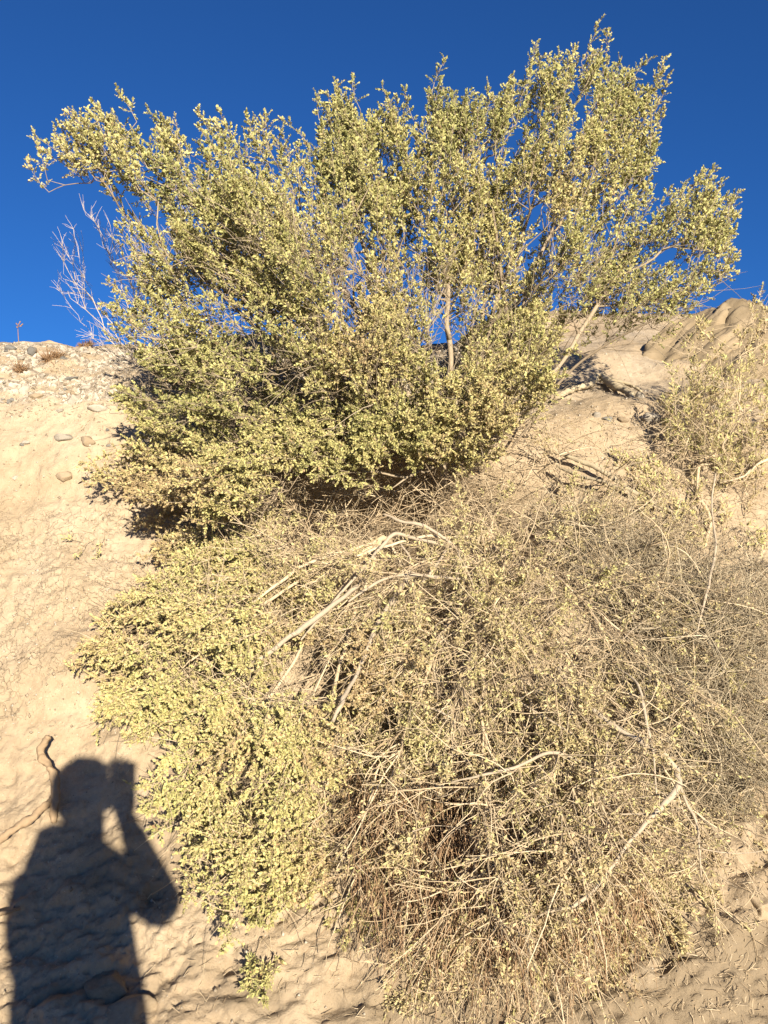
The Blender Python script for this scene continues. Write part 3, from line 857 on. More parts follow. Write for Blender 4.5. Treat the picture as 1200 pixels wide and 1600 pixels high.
# ---- the leafy saltbush that hangs down the bank on the left
POLY_B = [(210, 890), (280, 850), (360, 850), (440, 890), (580, 940), (700, 1020), (770, 1150), (740, 1280), (620, 1380), (540, 1420), (470, 1390), (420, 1415), (340, 1425), (305, 1390), (330, 1330), (280, 1290), (215, 1290), (165, 1260), (185, 1220), (240, 1190), (185, 1150), (130, 1110), (95, 1080), (120, 1020), (160, 960), (200, 930)]
def saltbush_hanging():
    root = at(np.array(610.0), np.array(850.0), bankY(610.0, 850.0) - 0.02)
    e = link('saltbush', None); tag(e, 'yellow green leafy saltbush hanging down the bank beside the shadow', 'shrub', 'saltbushes')
    leaf, tw = Bag(), Bag()
    dens = lambda x, y: (0.15 + 0.35 * sstep(360, 280, x) + 0.85 * sstep(-0.3, 0.25, fbm(x / 60.0, y / 60.0, seed=81, o=3))) * (1 - 0.82 * sstep(330, 620, x))
    tips, x, y = clumps(POLY_B, 740, dens, lambda x, y: bankY(x, y) - 0.05 - 0.42 * bulge(x, y, POLY_B, 170) * rng.random(len(x)) ** 0.6, 5, 0.03)
    tint = np.clip(0.52 + 0.2 * fbm(x / 90, y / 90, seed=83, o=2) + 0.36 * sstep(330, 600, x) + 0.15 * sstep(240, 130, x) + rng.normal(0, .06, len(x)), 0.1, 0.97)
    sk = Skeleton(0.3)
    base = sk.limb([root + (0, 0.1, 0.0), root, root + (-0.03, -0.06, 0.02)])
    for lx, ly, f in ((330, 1000, .25), (260, 1080, .25), (360, 1180, .3), (420, 1280, .3), (500, 1180, .3), (380, 1340, .25)):
        q = at(np.array([(lx + 610) / 2, lx], float), np.array([(ly + 800) / 2, ly], float), np.array([bankY((lx + 610) / 2, (ly + 830) / 2) - .22, bankY(lx, ly) - f]))
        sk.limb(spline(np.stack([sk.P[base], q[0], q[1]]), 14)[1:] + np.cumsum(rng.normal(0, .005, (13, 3)), 0), base)
    D = unit(unit(tips - root) * 0.8 + np.array([-0.1, -0.55, -0.05]) + rng.normal(0, .32, tips.shape))
    st = tips - D * rng.uniform(0.09, 0.17, len(tips))[:, None]
    sk.grow(st[by_distance(st, root)], 0.4); sk.radii(0.0011, 2.3, 0.014)
    shoots(tips, st, 11, (0.018, 0.055), 16, (0.006, 0.0118), (0.23, 0.37), tint, leaf, tw, ang=(40, 95), twig_t=0.7)
    emit_branches(sk, e, TWIG, 0.0055, (0.5, 0.9), 'branchlets')
    # dry inner twigs between the leaves
    n = 2600
    i = rng.integers(3, sk.n, n)
    P = wander(sk.P[i], unit(rng.normal(0, 1, (n, 3)) + np.array([-0.4, -0.3, -0.4])), rng.uniform(.06, .2, n), 5, 0.22, 0.05)
    tw.add(*tubes(P, np.linspace(0.0011, 0.0006, 5)[None].repeat(n, 0)), a=np.repeat(rng.uniform(.3, .9, n), 15))
    tag(link('twigs', tw.mesh('twigs', TWIG), e), kind='stuff')
    tag(link('foliage', leaf.mesh('foliage', LEAF, False), e), kind='stuff')
    limb_from_pixels([(382, 1055, .30, 8), (400, 1035, .33, 9), (440, 1005, .35, 9), (475, 980, .36, 9), (520, 945, .34, 8), (560, 915, .3, 8)], e, LIMBWOOD, tint=0.62)
    limb_from_pixels([(515, 1140, .40, 5), (530, 1105, .42, 8), (540, 1085, .4, 7), (560, 1050, .36, 6), (585, 985, .32, 8), (608, 945, .28, 9), (640, 900, .2, 8)], e, LIMBWOOD, tint=0.62)
saltbush_hanging()

# ---- dry, half dead brush hanging over the middle and right of the bank
POLY_C = [(440, 800), (560, 770), (680, 740), (740, 680), (800, 640), (850, 680), (930, 760), (1010, 800), (1060, 860), (1110, 940), (1180, 1060), (1185, 1250), (1120, 1400), (1010, 1490), (880, 1540), (760, 1580), (690, 1540), (640, 1450), (560, 1420), (540, 1330), (560, 1200), (520, 1080), (450, 980), (330, 900), (220, 870), (300, 820)]
def dry_brush():
    root = at(np.array(760.0), np.array(850.0), bankY(760.0, 850.0) - 0.02)
    e = link('dry_bush', None); tag(e, 'tangled tan half dead brush with bare twigs hanging over the bank', 'shrub')
    leaf, tw = Bag(), Bag()
    dens = lambda x, y: (0.08 + 0.92 * sstep(-0.3, 0.3, fbm(x / 70.0, y / 70.0, seed=91, o=3))) * (1 - 0.85 * np.exp(-((x - 620) / 190) ** 2 - ((y - 790) / 85) ** 2))
    n = 660
    x, y = sample_poly(POLY_C, n, dens)
    b = bulge(x, y, POLY_C, 150)
    Y = bankY(x, y) - 0.03 - 0.42 * b * rng.random(n) ** 0.7
    tips = at(x, y, Y)
    sk = Skeleton(0.3)
    base = sk.limb([root + (0, 0.1, 0), root, root + (0, -0.06, 0.02)])
    for lx, ly, f in ((600, 960, .25), (700, 1100, .35), (620, 1250, .3), (760, 1300, .35), (900, 1150, .35), (980, 1000, .3), (900, 950, .3), (860, 1350, .3), (820, 1080, .38), (520, 860, .25)):
        q = at(np.array([(lx + 760) / 2, lx], float), np.array([(ly + 810) / 2, ly], float), np.array([bankY((lx + 760) / 2, (ly + 840) / 2) - .25, bankY(lx, ly) - f]))
        sk.limb(spline(np.stack([sk.P[base], q[0], q[1]]), 14)[1:] + np.cumsum(rng.normal(0, .006, (13, 3)), 0), base)
    D = unit(unit(tips - root) * 0.7 + np.array([-0.1, -0.5, -0.15]) + rng.normal(0, .45, tips.shape))
    st = tips - D * rng.uniform(0.08, 0.16, n)[:, None]
    sk.grow(st[by_distance(st, root)], 0.4); sk.radii(0.0012, 2.3, 0.013)
    emit_branches(sk, e, TWIG, 0.0055, (0.4, 0.95), 'branchlets')
    # sparse narrow dry leaves on most shoots; few on the right
    keep = rng.random(n) < np.where(x > 880, 0.30, np.where(x > 720, 0.6, 1.0)) * np.where(y < 930, 0.6, 1.0) * np.where(y > 1260, 0.6, 1.0)
    tint = np.clip(0.42 + 0.25 * rng.normal(0, .6, n) + 0.25 * sstep(1150, 1400, y), 0, 1)
    shoots(tips[keep], st[keep], 11, (0.02, 0.06), 12, (0.008, 0.016), (0.14, 0.24), tint[keep], leaf, tw, ang=(35, 80), spread=(35, 85), twig_t=0.75)
    # bare twigs: springing off every branch, arching over and drooping
    m = 4200
    okn = np.arange(3, sk.n); hol = in_hollow(sk.P[3:sk.n]); okn = okn[~hol | (rng.random(len(okn)) < 0.12)]
    i = rng.choice(okn, m)
    P0 = sk.P[i]
    out = unit(unit(P0 - root) * 0.7 + np.array([-0.15, -0.3, -0.1]) + rng.normal(0, .55, (m, 3)))
    Lm = rng.uniform(.07, .30, m)
    P = wander(P0, out, Lm, 6, 0.2, 0.06)
    r0 = 0.0009 + 0.0011 * rng.random(m) ** 2
    tw.add(*tubes(P, r0[:, None] * np.linspace(1, 0.5, 6)[None]), a=np.repeat(rng.uniform(.25, 1, m), 18))
    # bare stems criss-crossing the dark hollow under the crown
    c = 1250
    xc, yc = sample_poly([(400, 760), (560, 715), (700, 690), (840, 630), (870, 720), (800, 800), (700, 850), (560, 860), (430, 840)], c)
    Sc = at(xc, yc, bankY(xc, yc) - rng.uniform(-.30, .14, c))
    Pc = wander(Sc, unit(rng.normal(0, 1, (c, 3)) * (1, .5, .7) + np.array([-.2, -.3, -.05])), rng.uniform(.08, .30, c), 6, .18, .04)
    tw.add(*tubes(Pc, (0.0008 + 0.0016 * rng.random(c) ** 2)[:, None] * np.linspace(1, .5, 6)[None]), a=np.repeat(rng.uniform(.1, 1, c), 18))
    # short forks off those
    k = 5500; j = rng.integers(0, m, k); s = rng.integers(1, 5, k)
    d2 = unit(unit(P[j, s + 1] - P[j, s]) + rng.normal(0, .6, (k, 3)))
    P2 = wander(P[j, s], d2, rng.uniform(.03, .11, k), 4, 0.15, 0.05)
    tw.add(*tubes(P2, np.linspace(0.0011, 0.0006, 4)[None].repeat(k, 0)), a=np.repeat(rng.uniform(.25, 1, k), 12))
    # hanging strands low down
    h = 2600
    xs, ys = sample_poly([(540, 1200), (700, 1150), (900, 1180), (1000, 1250), (1010, 1400), (900, 1470), (700, 1470), (560, 1400)], h)
    S = at(xs, ys, bankY(xs, ys) - rng.uniform(.04, .30, h))
    P3 = wander(S, unit(np.array([0, -.1, -1.0]) + rng.normal(0, .3, (h, 3))), rng.uniform(.07, .22, h), 6, .14, .14)
    hs = Bag(); hs.add(*tubes(P3, np.linspace(0.0012, 0.0006, 6)[None].repeat(h, 0)), a=np.repeat(rng.random(h), 18))
    tag(link('hanging_stems', hs.mesh('hanging_stems', mat_wood('reddish_stem', [(0.0, (0.25, 0.155, 0.09)), (1.0, (0.42, 0.29, 0.175))])), e), 'reddish brown dry stems hanging at the bottom', kind='stuff')
    # stouter arching stems through the tangle
    g = 380; i = rng.choice(okn, g)
    P4 = wander(sk.P[i], unit(unit(sk.P[i] - root) + np.array([-.1, -.25, .05]) + rng.normal(0, .5, (g, 3))), rng.uniform(.12, .34, g), 8, .16, .05)
    tw.add(*tubes(P4, rng.uniform(.0017, .003, g)[:, None] * np.linspace(1, .4, 8)[None], 4), a=np.repeat(rng.uniform(.4, 1, g), 32))
    # dry leaflets along the twigs
    q = 8000; j = rng.integers(0, m, q); s = rng.integers(2, 5, q)
    S = P[j, s]; d = unit(P[j, s + 1] - P[j, s])
    V, F, a = sprig_leaves(S, d, np.full(q, 0.03), 6, (0.007, 0.014), (0.14, 0.24), np.clip(rng.normal(.5, .25, q), 0, 1), (35, 85))
    leaf.add(V, F, a)
    tag(link('twigs', tw.mesh('twigs', TWIG), e), kind='stuff')
    tag(link('foliage', leaf.mesh('foliage', DRYLEAF, False), e), kind='stuff')
    L = lambda pts, t=0.62: limb_from_pixels([(a, b, c * 0.88, d * 0.58) for a, b, c, d in pts], e, LIMBWOOD, tint=t)
    # arched pale stems in the hollow in the middle
    L([(470, 1000, .36, 5), (530, 930, .36, 8), (575, 880, .38, 10), (600, 850, .36, 11), (620, 834, .36, 11), (650, 842, .3, 10), (690, 850, .2, 9)])
    L([(600, 803, .28, 6), (630, 815, .30, 9), (660, 822, .3, 10), (690, 838, .28, 9), (712, 858, .25, 8), (722, 880, .2, 7)])
    L([(545, 940, .36, 6), (590, 910, .38, 8), (630, 898, .38, 9), (680, 902, .36, 9), (740, 908, .28, 7), (790, 925, .2, 6)])
    L([(660, 910, .34, 6), (678, 888, .34, 8), (696, 862, .3, 8)])
    L([(625, 850, .33, 6), (640, 870, .34, 6), (640, 895, .34, 5)])
    # the big bent limb on the right and what forks from it
    L([(a, b, c + .035, d * 1.0) for a, b, c, d in [(880, 1060, .36, 8), (915, 1100, .40, 11), (960, 1135, .42, 13), (1010, 1165, .44, 15), (1040, 1182, .44, 15), (1058, 1205, .44, 16), (1056, 1235, .44, 17), (1035, 1260, .43, 14), (1018, 1278, .42, 12), (985, 1315, .38, 10), (955, 1355, .36, 9), (925, 1395, .35, 10), (895, 1415, .35, 11), (855, 1425, .33, 6), (835, 1438, .3, 3)]], .75)
    L([(960, 1040, .38, 3), (990, 1062, .45, 7), (1002, 1085, .47, 8), (1010, 1130, .48, 8), (1020, 1170, .49, 7), (1026, 1240, .49, 4)], .75)
    L([(1058, 1215, .44, 6), (1070, 1250, .43, 7), (1088, 1285, .4, 7), (1092, 1320, .36, 5), (1096, 1370, .3, 4)])
    L([(935, 1270, .40, 3), (970, 1272, .42, 5), (1016, 1272, .43, 6)])
    L([(705, 1222, .45, 4), (750, 1212, .48, 7), (800, 1200, .48, 9), (860, 1176, .46, 9), (900, 1186, .4, 9), (945, 1197, .38, 6), (1000, 1200, .36, 3)])
    L([(800, 1090, .4, 3), (850, 1120, .42, 5), (900, 1150, .42, 6), (935, 1172, .4, 7)])
    L([(948, 1150, .40, 9), (948, 1180, .4, 8), (946, 1230, .38, 6), (940, 1290, .36, 4)])
    L([(830, 1235, .4, 5), (848, 1195, .4, 5), (862, 1176, .4, 4)])
    L([(665, 1103, .42, 4), (690, 1113, .43, 6), (705, 1122, .42, 5)])
    L([(770, 1000, .36, 4), (800, 975, .36, 5), (830, 940, .34, 5), (855, 905, .3, 6)])
    L([(1090, 985, .3, 4), (1100, 945, .3, 7), (1110, 900, .28, 7), (1118, 850, .25, 7), (1112, 790, .2, 5), (1118, 740, .2, 4)])
    # long thin vertical strands and stray runners
    for _ in range(34):
        x0 = random.uniform(560, 1120); y0 = random.uniform(880, 1330); ang = random.choice([random.gauss(1.6, .35), random.gauss(0.1, .5), random.gauss(2.9, .4)]); ln = random.uniform(60, 150)
        f = random.uniform(.25, .44); c = random.uniform(-.9, .9)
        pts = []
        for k in range(4):
            g = k / 3
            pts.append((x0 + ln * g * math.cos(ang + c * g), y0 + ln * g * math.sin(ang + c * g), max(.05, f - .1 * g), random.uniform(2.2, 3.6) * (1 - .5 * g)))
        L(pts, random.uniform(.3, .8))
dry_brush()

# ---- the fine grey tangle on the right
POLY_G = [(880, 800), (960, 790), (1060, 860), (1150, 870), (1230, 880), (1240, 1050), (1220, 1200), (1150, 1280), (1060, 1230), (1010, 1130), (960, 1040), (930, 940), (880, 880)]
def grey_tangle():
    e = link('dry_bush', None); tag(e, 'fine grey thicket of dead wiry twigs on the right of the bank', 'shrub')
    root = at(np.array(1090.0), np.array(960.0), bankY(1090.0, 960.0) - 0.02)
    n = 300
    x, y = sample_poly(POLY_G, n)
    Y = bankY(x, y) - 0.02 - 0.26 * bulge(x, y, POLY_G, 120) * rng.random(n)
    tips = at(x, y, Y)
    sk = Skeleton(0.3); sk.limb([root + (0, .1, 0), root, root + (0, -.08, 0)])
    sk.grow(tips[by_distance(tips, root)], .4); sk.radii(.0011, 2.3, .009)
    emit_branches(sk, e, GREYTWIG, .0055, (.4, .9), 'branchlets')
    tw = Bag(); m = 5600
    i = rng.integers(0, sk.n, m)
    P = wander(sk.P[i], unit(rng.normal(0, 1, (m, 3)) + np.array([0, -.25, 0.0])), rng.uniform(.06, .26, m), 5, .22, .02)
    tw.add(*tubes(P, (0.0008 + 0.0012 * rng.random(m) ** 3)[:, None] * np.linspace(1, .5, 5)[None]), a=np.repeat(rng.uniform(0, 1, m), 15))
    tag(link('twigs', tw.mesh('twigs', GREYTWIG), e), kind='stuff')
grey_tangle()

# ---- shrub on the right edge
def right_shrub():
    e = link('saltbush', None); tag(e, 'thin open saltbush in front of the sandstone slabs', 'shrub', 'saltbushes')
    root = at(np.array(1115.0), np.array(870.0), bankY(1115.0, 870.0) - .02)
    leaf, tw = Bag(), Bag()
    polys = [([(1060, 560), (1085, 500), (1110, 480), (1120, 540), (1165, 480), (1185, 440), (1230, 470), (1260, 700), (1200, 740), (1120, 740), (1070, 700), (1035, 690), (1040, 640), (1025, 600), (1045, 570)], 92, .24),
             ([(1040, 560), (1130, 560), (1200, 600), (1190, 700), (1080, 720), (1030, 660)], 40, .2),
             ([(930, 700), (1010, 700), (1100, 740), (1180, 760), (1210, 840), (1100, 830), (1000, 800)], 34, .2)]
    T, tn = [], []
    for poly, n, th in polys:
        x, y = sample_poly(poly, n)
        Y = np.minimum(2.98 + th * bulge(x, y, poly, 80) * rng.uniform(-1, 1, n), bankY(x, np.maximum(y, 620)) - .04)
        T.append(at(x, y, Y)); tn.append(np.clip(.6 + rng.normal(0, .12, n), 0, .95))
    tips = np.concatenate(T); tint = np.concatenate(tn)
    sk = Skeleton(.35); base = sk.limb([root + (0, .1, -.05), root, root + (0, -.04, .06)])
    D = unit(unit(tips - root) + np.array([0, -.1, .25]) + rng.normal(0, .35, tips.shape))
    st = tips - D * rng.uniform(.09, .16, len(tips))[:, None]
    sk.grow(st[by_distance(st, root)], .4); sk.radii(.0011, 2.3, .012)
    shoots(tips, st, 7, (.02, .05), 10, (.009, .017), (.13, .22), tint, leaf, tw, twig_t=.75)
    emit_branches(sk, e, TWIG, .005, (.5, .9), 'branchlets')
    m = 900; i = rng.integers(3, sk.n, m)
    P = wander(sk.P[i], unit(rng.normal(0, 1, (m, 3)) + (0, 0, .2)), rng.uniform(.06, .2, m), 5, .18, .03)
    tw.add(*tubes(P, np.linspace(.0010, .0005, 5)[None].repeat(m, 0)), a=np.repeat(rng.uniform(.3, 1, m), 15))
    tag(link('twigs', tw.mesh('twigs', TWIG), e), kind='stuff')
    tag(link('foliage', leaf.mesh('foliage', LEAF, False), e), kind='stuff')
right_shrub()

# ---- bleached dead shrub on the rim, left of the big bush
def bleached_shrub():
    e = link('dead_shrub', None); tag(e, 'leafless bleached shrub of bare whitish twigs on the rim', 'shrub')
    Y0 = 3.35
    root = at(np.array(228.0), np.array(590.0), np.array(Y0))
    polys = [([(92, 395), (110, 355), (122, 352), (130, 420), (150, 470), (120, 475), (85, 450), (75, 440), (100, 440)], 34),
             ([(125, 322), (135, 322), (150, 322), (200, 370), (245, 370), (250, 420), (220, 470), (180, 440), (150, 380)], 60),
             ([(118, 520), (150, 500), (200, 540), (215, 580), (160, 555), (125, 535)], 22), ([(270, 300), (290, 270), (310, 300), (300, 340)], 8)]
    T = []
    for poly, n in polys:
        x, y = sample_poly(poly, n); T.append(at(x, y, Y0 + rng.uniform(-.22, .22, n)))
    tips = np.concatenate(T)
    sk = Skeleton(.75, .04); b = sk.limb([root + (0, 0, -.12), root])
    sk.grow(tips[by_distance(tips, root)], .5); sk.radii(.0008, 2.2, .007)
    emit_branches(sk, e, PALETWIG, .005, (.3, .9), 'branchlets')
    tw = Bag(); m = 420; i = rng.integers(6, sk.n, m)
    P = wander(sk.P[i], unit(unit(sk.P[i] - root) + rng.normal(0, .5, (m, 3)) + (0, 0, .25)), rng.uniform(.02, .09, m), 4, .15, -.03)
    tw.add(*tubes(P, np.linspace(.0008, .0005, 4)[None].repeat(m, 0)), a=np.repeat(rng.uniform(0, 1, m), 12))
    tag(link('twigs', tw.mesh('twigs', PALETWIG), e), kind='stuff')
bleached_shrub()

# ---- sprouts at the foot of the bank
def sprout(px0, py0, poly, n, label, tint=.5, mat=LEAF, droop=0.0, nl=11, per=6):
    e = link('sprout', None); tag(e, label, 'plant')
    root, nn = on_bank(np.array([px0], float), np.array([py0], float)); root = root[0]
    x, y = sample_poly(poly, n)
    tips = at(x, y, bankY(x, y) - rng.uniform(.015, .07, n))
    sk = Skeleton(.3, .03); sk.limb([root + (0, .03, 0), root + (0, -.015, .01)])
    D = unit(unit(tips - root) + np.array([0, -.3, .1]) + rng.normal(0, .3, tips.shape)); st = tips - D * .07
    sk.grow(st[by_distance(st, root)], .4); sk.radii(.0010, 2.3, .004)
    leaf, tw = Bag(), Bag()
    shoots(tips, st, per, (.015, .035), nl, (.008, .015), (.14, .22), np.clip(tint + rng.normal(0, .1, n), 0, 1), leaf, tw, twig_t=.6)
    emit_branches(sk, e, TWIG, .02, (.3, .7), 'stems')
    tag(link('twigs', tw.mesh('twigs', TWIG), e), kind='stuff'); tag(link('foliage', leaf.mesh('foliage', mat, False), e), kind='stuff')
sprout(410, 1470, [(370, 1490), (420, 1480), (440, 1520), (410, 1580), (375, 1570)], 9, 'small yellow green sprout on bare soil below the hanging saltbush', .35)
sprout(545, 1395, [(500, 1400), (590, 1400), (600, 1470), (540, 1490), (510, 1450)], 10, 'straggly sprout with long stems under the middle of the brush', .5)
sprout(640, 1480, [(570, 1480), (660, 1470), (680, 1560), (620, 1600), (580, 1560)], 16, 'sparse dry sprout of narrow leaves near the foot of the bank', .5, DRYLEAF, nl=7)
sprout(950, 1440, [(850, 1440), (960, 1430), (1020, 1470), (980, 1540), (880, 1520)], 26, 'low sprout of tan leaves below the bent limb', .4, DRYLEAF, nl=8)
sprout(1040, 1400, [(960, 1400), (1080, 1350), (1120, 1400), (1080, 1490), (1000, 1490)], 34, 'dry leafy sprout on the crumbling soil right of the bent limb', .5, DRYLEAF, nl=8)
sprout(150, 845, [(95, 835), (125, 830), (130, 870), (105, 868)], 2, 'tiny drooping sprig alone on the bare sand', .4, LEAF, nl=5, per=3)
sprout(165, 835, [(140, 830), (162, 838), (158, 875), (142, 870)], 2, 'tiny sprig on bare sand close under the big bush', .45, LEAF, nl=5, per=3)
sprout(1180, 1340, [(1120, 1260), (1200, 1230), (1215, 1350), (1150, 1380)], 14, 'thin wiry sprout at the right edge of the bank', .6, DRYLEAF, nl=6)

def dry_tuft(px, py, w, h, label):
    e = link('dry_tuft', None); tag(e, label, 'plant')
    root, nn = on_bank(np.array([px], float), np.array([py], float)); root = root[0]
    m = 110; s = root[1] / FPX
    d = unit(rng.normal(0, 1, (m, 3)) * np.array([1, .7, .3]) + np.array([0, -.2, .75]))
    P = wander(np.repeat(root[None], m, 0) + rng.normal(0, .006, (m, 3)), d, rng.uniform(.4, 1.0, m) * h * s, 4, .22, .0)
    b = Bag(); b.add(*tubes(P, np.linspace(.0012, .0006, 4)[None].repeat(m, 0)), a=np.repeat(rng.random(m), 12))
    tag(link('stems', b.mesh('stems', TUFT), e), kind='stuff')
TUFT = mat_wood('reddish_straw', [(0, (.22, .125, .065)), (1, (.34, .225, .13))])
dry_tuft(34, 584, 22, 22, 'reddish dry tuft among the stones below the rim')
dry_tuft(76, 570, 26, 26, 'brown dry tuft right of the dark round stone')
dry_tuft(92, 566, 18, 20, 'wispy dry tuft near the crest of the bank')
dry_tuft(140, 545, 16, 12, 'low dry tuft on the crest beside the bleached shrub')
dry_tuft(128, 541, 12, 10, 'very small dry tuft on the very edge of the rim')
def weed_stalk():
    e = link('weed_stalk', None); tag(e, 'single thin dry weed stalk standing on the rim against the sky', 'plant')
    Y = 3.5
    p = at(np.array([30, 29.5, 28, 29], float), np.array([560, 540, 515, 505], float), np.full(4, Y))
    b = Bag(); b.add(*tube_one(spline(p, 10), np.linspace(.002, .0012, 10), 5), a=.3); link('stem', b.mesh('stem', TUFT), e)
    for dx, dy in ((-4, -1), (5, 2), (3, -4), (-3, 4), (7, 0)):
        q = at(np.array([29, 29 + dx * .6, 29 + dx], float), np.array([510, 508 + dy, 506 + dy], float), np.array([Y, Y - .01, Y]))
        b = Bag(); b.add(*tube_one(spline(q, 5), np.array([.001, .001, .0015, .003, .002]), 5), a=.4); link('seed_head', b.mesh('seed_head', TUFT), e)
weed_stalk()

# ---- roots and dead wood on the soil
def wood(name, pts, label, mat, tint=.5, cat='root', group=None):
    pts = np.asarray(pts, float); Y = bankY(pts[:, 0], pts[:, 1]) - pts[:, 2]
    P = at(pts[:, 0], pts[:, 1], Y); R = pts[:, 3] * .5 * Y / FPX
    n = len(P) * 8; Q = spline(P, n); RR = np.interp(np.linspace(0, len(P) - 1, n), np.arange(len(P)), R)
    V, F = tube_one(Q, RR, 12)
    V = V + np.minimum(0.005, 0.4 * R.mean()) * np.stack([fbm(V[:, 0] * 60 + 9 * k, V[:, 1] * 60, V[:, 2] * 60, 3, 70 + k) for k in range(3)], -1)
    b = Bag(); b.add(V, F, a=tint)
    tag(link(name, b.mesh(name, mat)), label, cat, group)
wood('exposed_root', [(76, 1152, .05, 9), (70, 1162, .05, 11), (64, 1174, .045, 13), (69, 1187, .04, 12), (80, 1202, .035, 12), (86, 1222, .03, 12), (86, 1250, .02, 13), (84, 1285, -.02, 10)], 'crooked exposed brown root rising out of the sand beside the shadow of the head', ROOTM)
wood('exposed_root', [(-30, 1335, .01, 12), (0, 1310, .03, 13), (30, 1290, .035, 12), (55, 1274, .035, 11), (72, 1258, .02, 12), (90, 1240, -.02, 9)], 'straight brown root slanting down through the sand towards the shadow of the shoulder', ROOTM)
wood('exposed_root', [(-20, 1432, -.01, 8), (0, 1428, .01, 8), (14, 1425, .005, 6), (30, 1420, -.02, 5)], 'short stub of root poking from the sand next to the shadowed body', ROOTM)
wood('dead_root', [(868, 622, -.02, 8), (895, 608, .05, 10), (918, 602, .07, 11), (936, 588, .08, 14), (955, 600, .07, 11), (980, 612, .06, 10), (990, 628, .03, 9), (994, 645, 0, 5)], 'twisted bleached root arching over the sand above the row of stones', GREYTWIG, .6)
wood('dead_root', [(935, 590, .05, 8), (960, 596, .08, 8), (985, 602, .06, 6), (1002, 612, .02, 4)], 'thin bleached root branching beside the twisted one', GREYTWIG, .5)
for k in range(5):
    wood('dead_root', [(925 + 6 * k, 592 + 2 * k, .05, 3), (950 + 8 * k, 590 + 5 * k, .09 - .01 * k, 4), (975 + 5 * k, 602 + 4 * k, .07, 3.5), (988 + 4 * k, 620 + 6 * k, .03, 2.5), (992 + 3 * k, 642 + 5 * k, .0, 2)], 'stringy bleached root fibre hanging from the twisted root', GREYTWIG, .3 + .1 * k, group='stringy root fibres')
wood('dead_branch', [(862, 706, .02, 4), (890, 714, .04, 7), (930, 730, .05, 8), (960, 748, .05, 8), (990, 768, .04, 6), (1040, 795, .02, 5), (1080, 815, -.02, 4)], 'fallen grey branch lying slanted across the sand under the right shrub', GREYTWIG, .3, 'branch')
wood('dead_branch', [(870, 728, .03, 5), (900, 742, .06, 6), (940, 752, .06, 5), (975, 765, .05, 4)], 'thin dark stick below the fallen grey branch', GREYTWIG, .1, 'branch')
wood('dead_branch', [(1125, 755, .05, 2), (1160, 745, .1, 3.5), (1185, 725, .1, 4), (1230, 705, .1, 4)], 'curved pale stick at the right edge beside the right shrub', TWIG, .95, 'branch')

# fallen straw and leaf litter on the soil
def litter():
    n = 3900
    px = np.concatenate([rng.uniform(840, 1210, 1500), np.concatenate([rng.uniform(230, 600, 250), rng.uniform(600, 1200, 1650)]), rng.uniform(120, 330, 500)])
    py = np.concatenate([rng.uniform(640, 860, 1500), rng.uniform(1330, 1600, 1900), rng.uniform(600, 1000, 500)])
    p, nn = on_bank(px, py, .004)
    d = unit(np.cross(nn, rng.normal(size=(n, 3)))); L = .006 + .036 * rng.random(n) ** 2
    P = wander(p, d, L, 3, .12, 0)
    b = Bag(); b.add(*tubes(P, np.linspace(.0010, .0006, 3)[None].repeat(n, 0)), a=np.repeat(rng.random(n), 9))
    tag(link('plant_litter', b.mesh('plant_litter', TWIG)), 'broken straw and twig litter lying on the sand', 'litter', kind='stuff')
litter()

# ------------------------------------------------------------------ the photographer, behind the camera, whose shadow falls on the bank
def from_shadow(px, py, y):
    """the point at depth y whose sun shadow falls where the pixel shows the bank"""
    S = at(np.array(px, float), np.array(py, float), bankY(float(px), float(py)))
    return S - SHADE_DIR * ((S[1] - y) / SHADE_DIR[1])
def skin_obj(name, verts, edges, parent, mat, sub=2):
    """verts: (point, radius or (rx, ry)); a Skin modifier grows the surface"""
    me = bpy.data.meshes.new(name); bm = bmesh.new(); lay = bm.verts.layers.skin.verify()
    vs = []
    for i, (p, r) in enumerate(verts):
        v = bm.verts.new([float(c) for c in p]); v[lay].radius = (r, r) if not isinstance(r, tuple) else r
        v[lay].use_root = (i == 0); vs.append(v)
    for a, b in edges: bm.edges.new((vs[a], vs[b]))
    bm.to_mesh(me); bm.free(); me.materials.append(mat)
    o = link(name, me, parent)
    o.modifiers.new('skin', 'SKIN').use_smooth_shade = True
    m = o.modifiers.new('subdivision', 'SUBSURF'); m.levels = sub; m.render_levels = sub
    return o
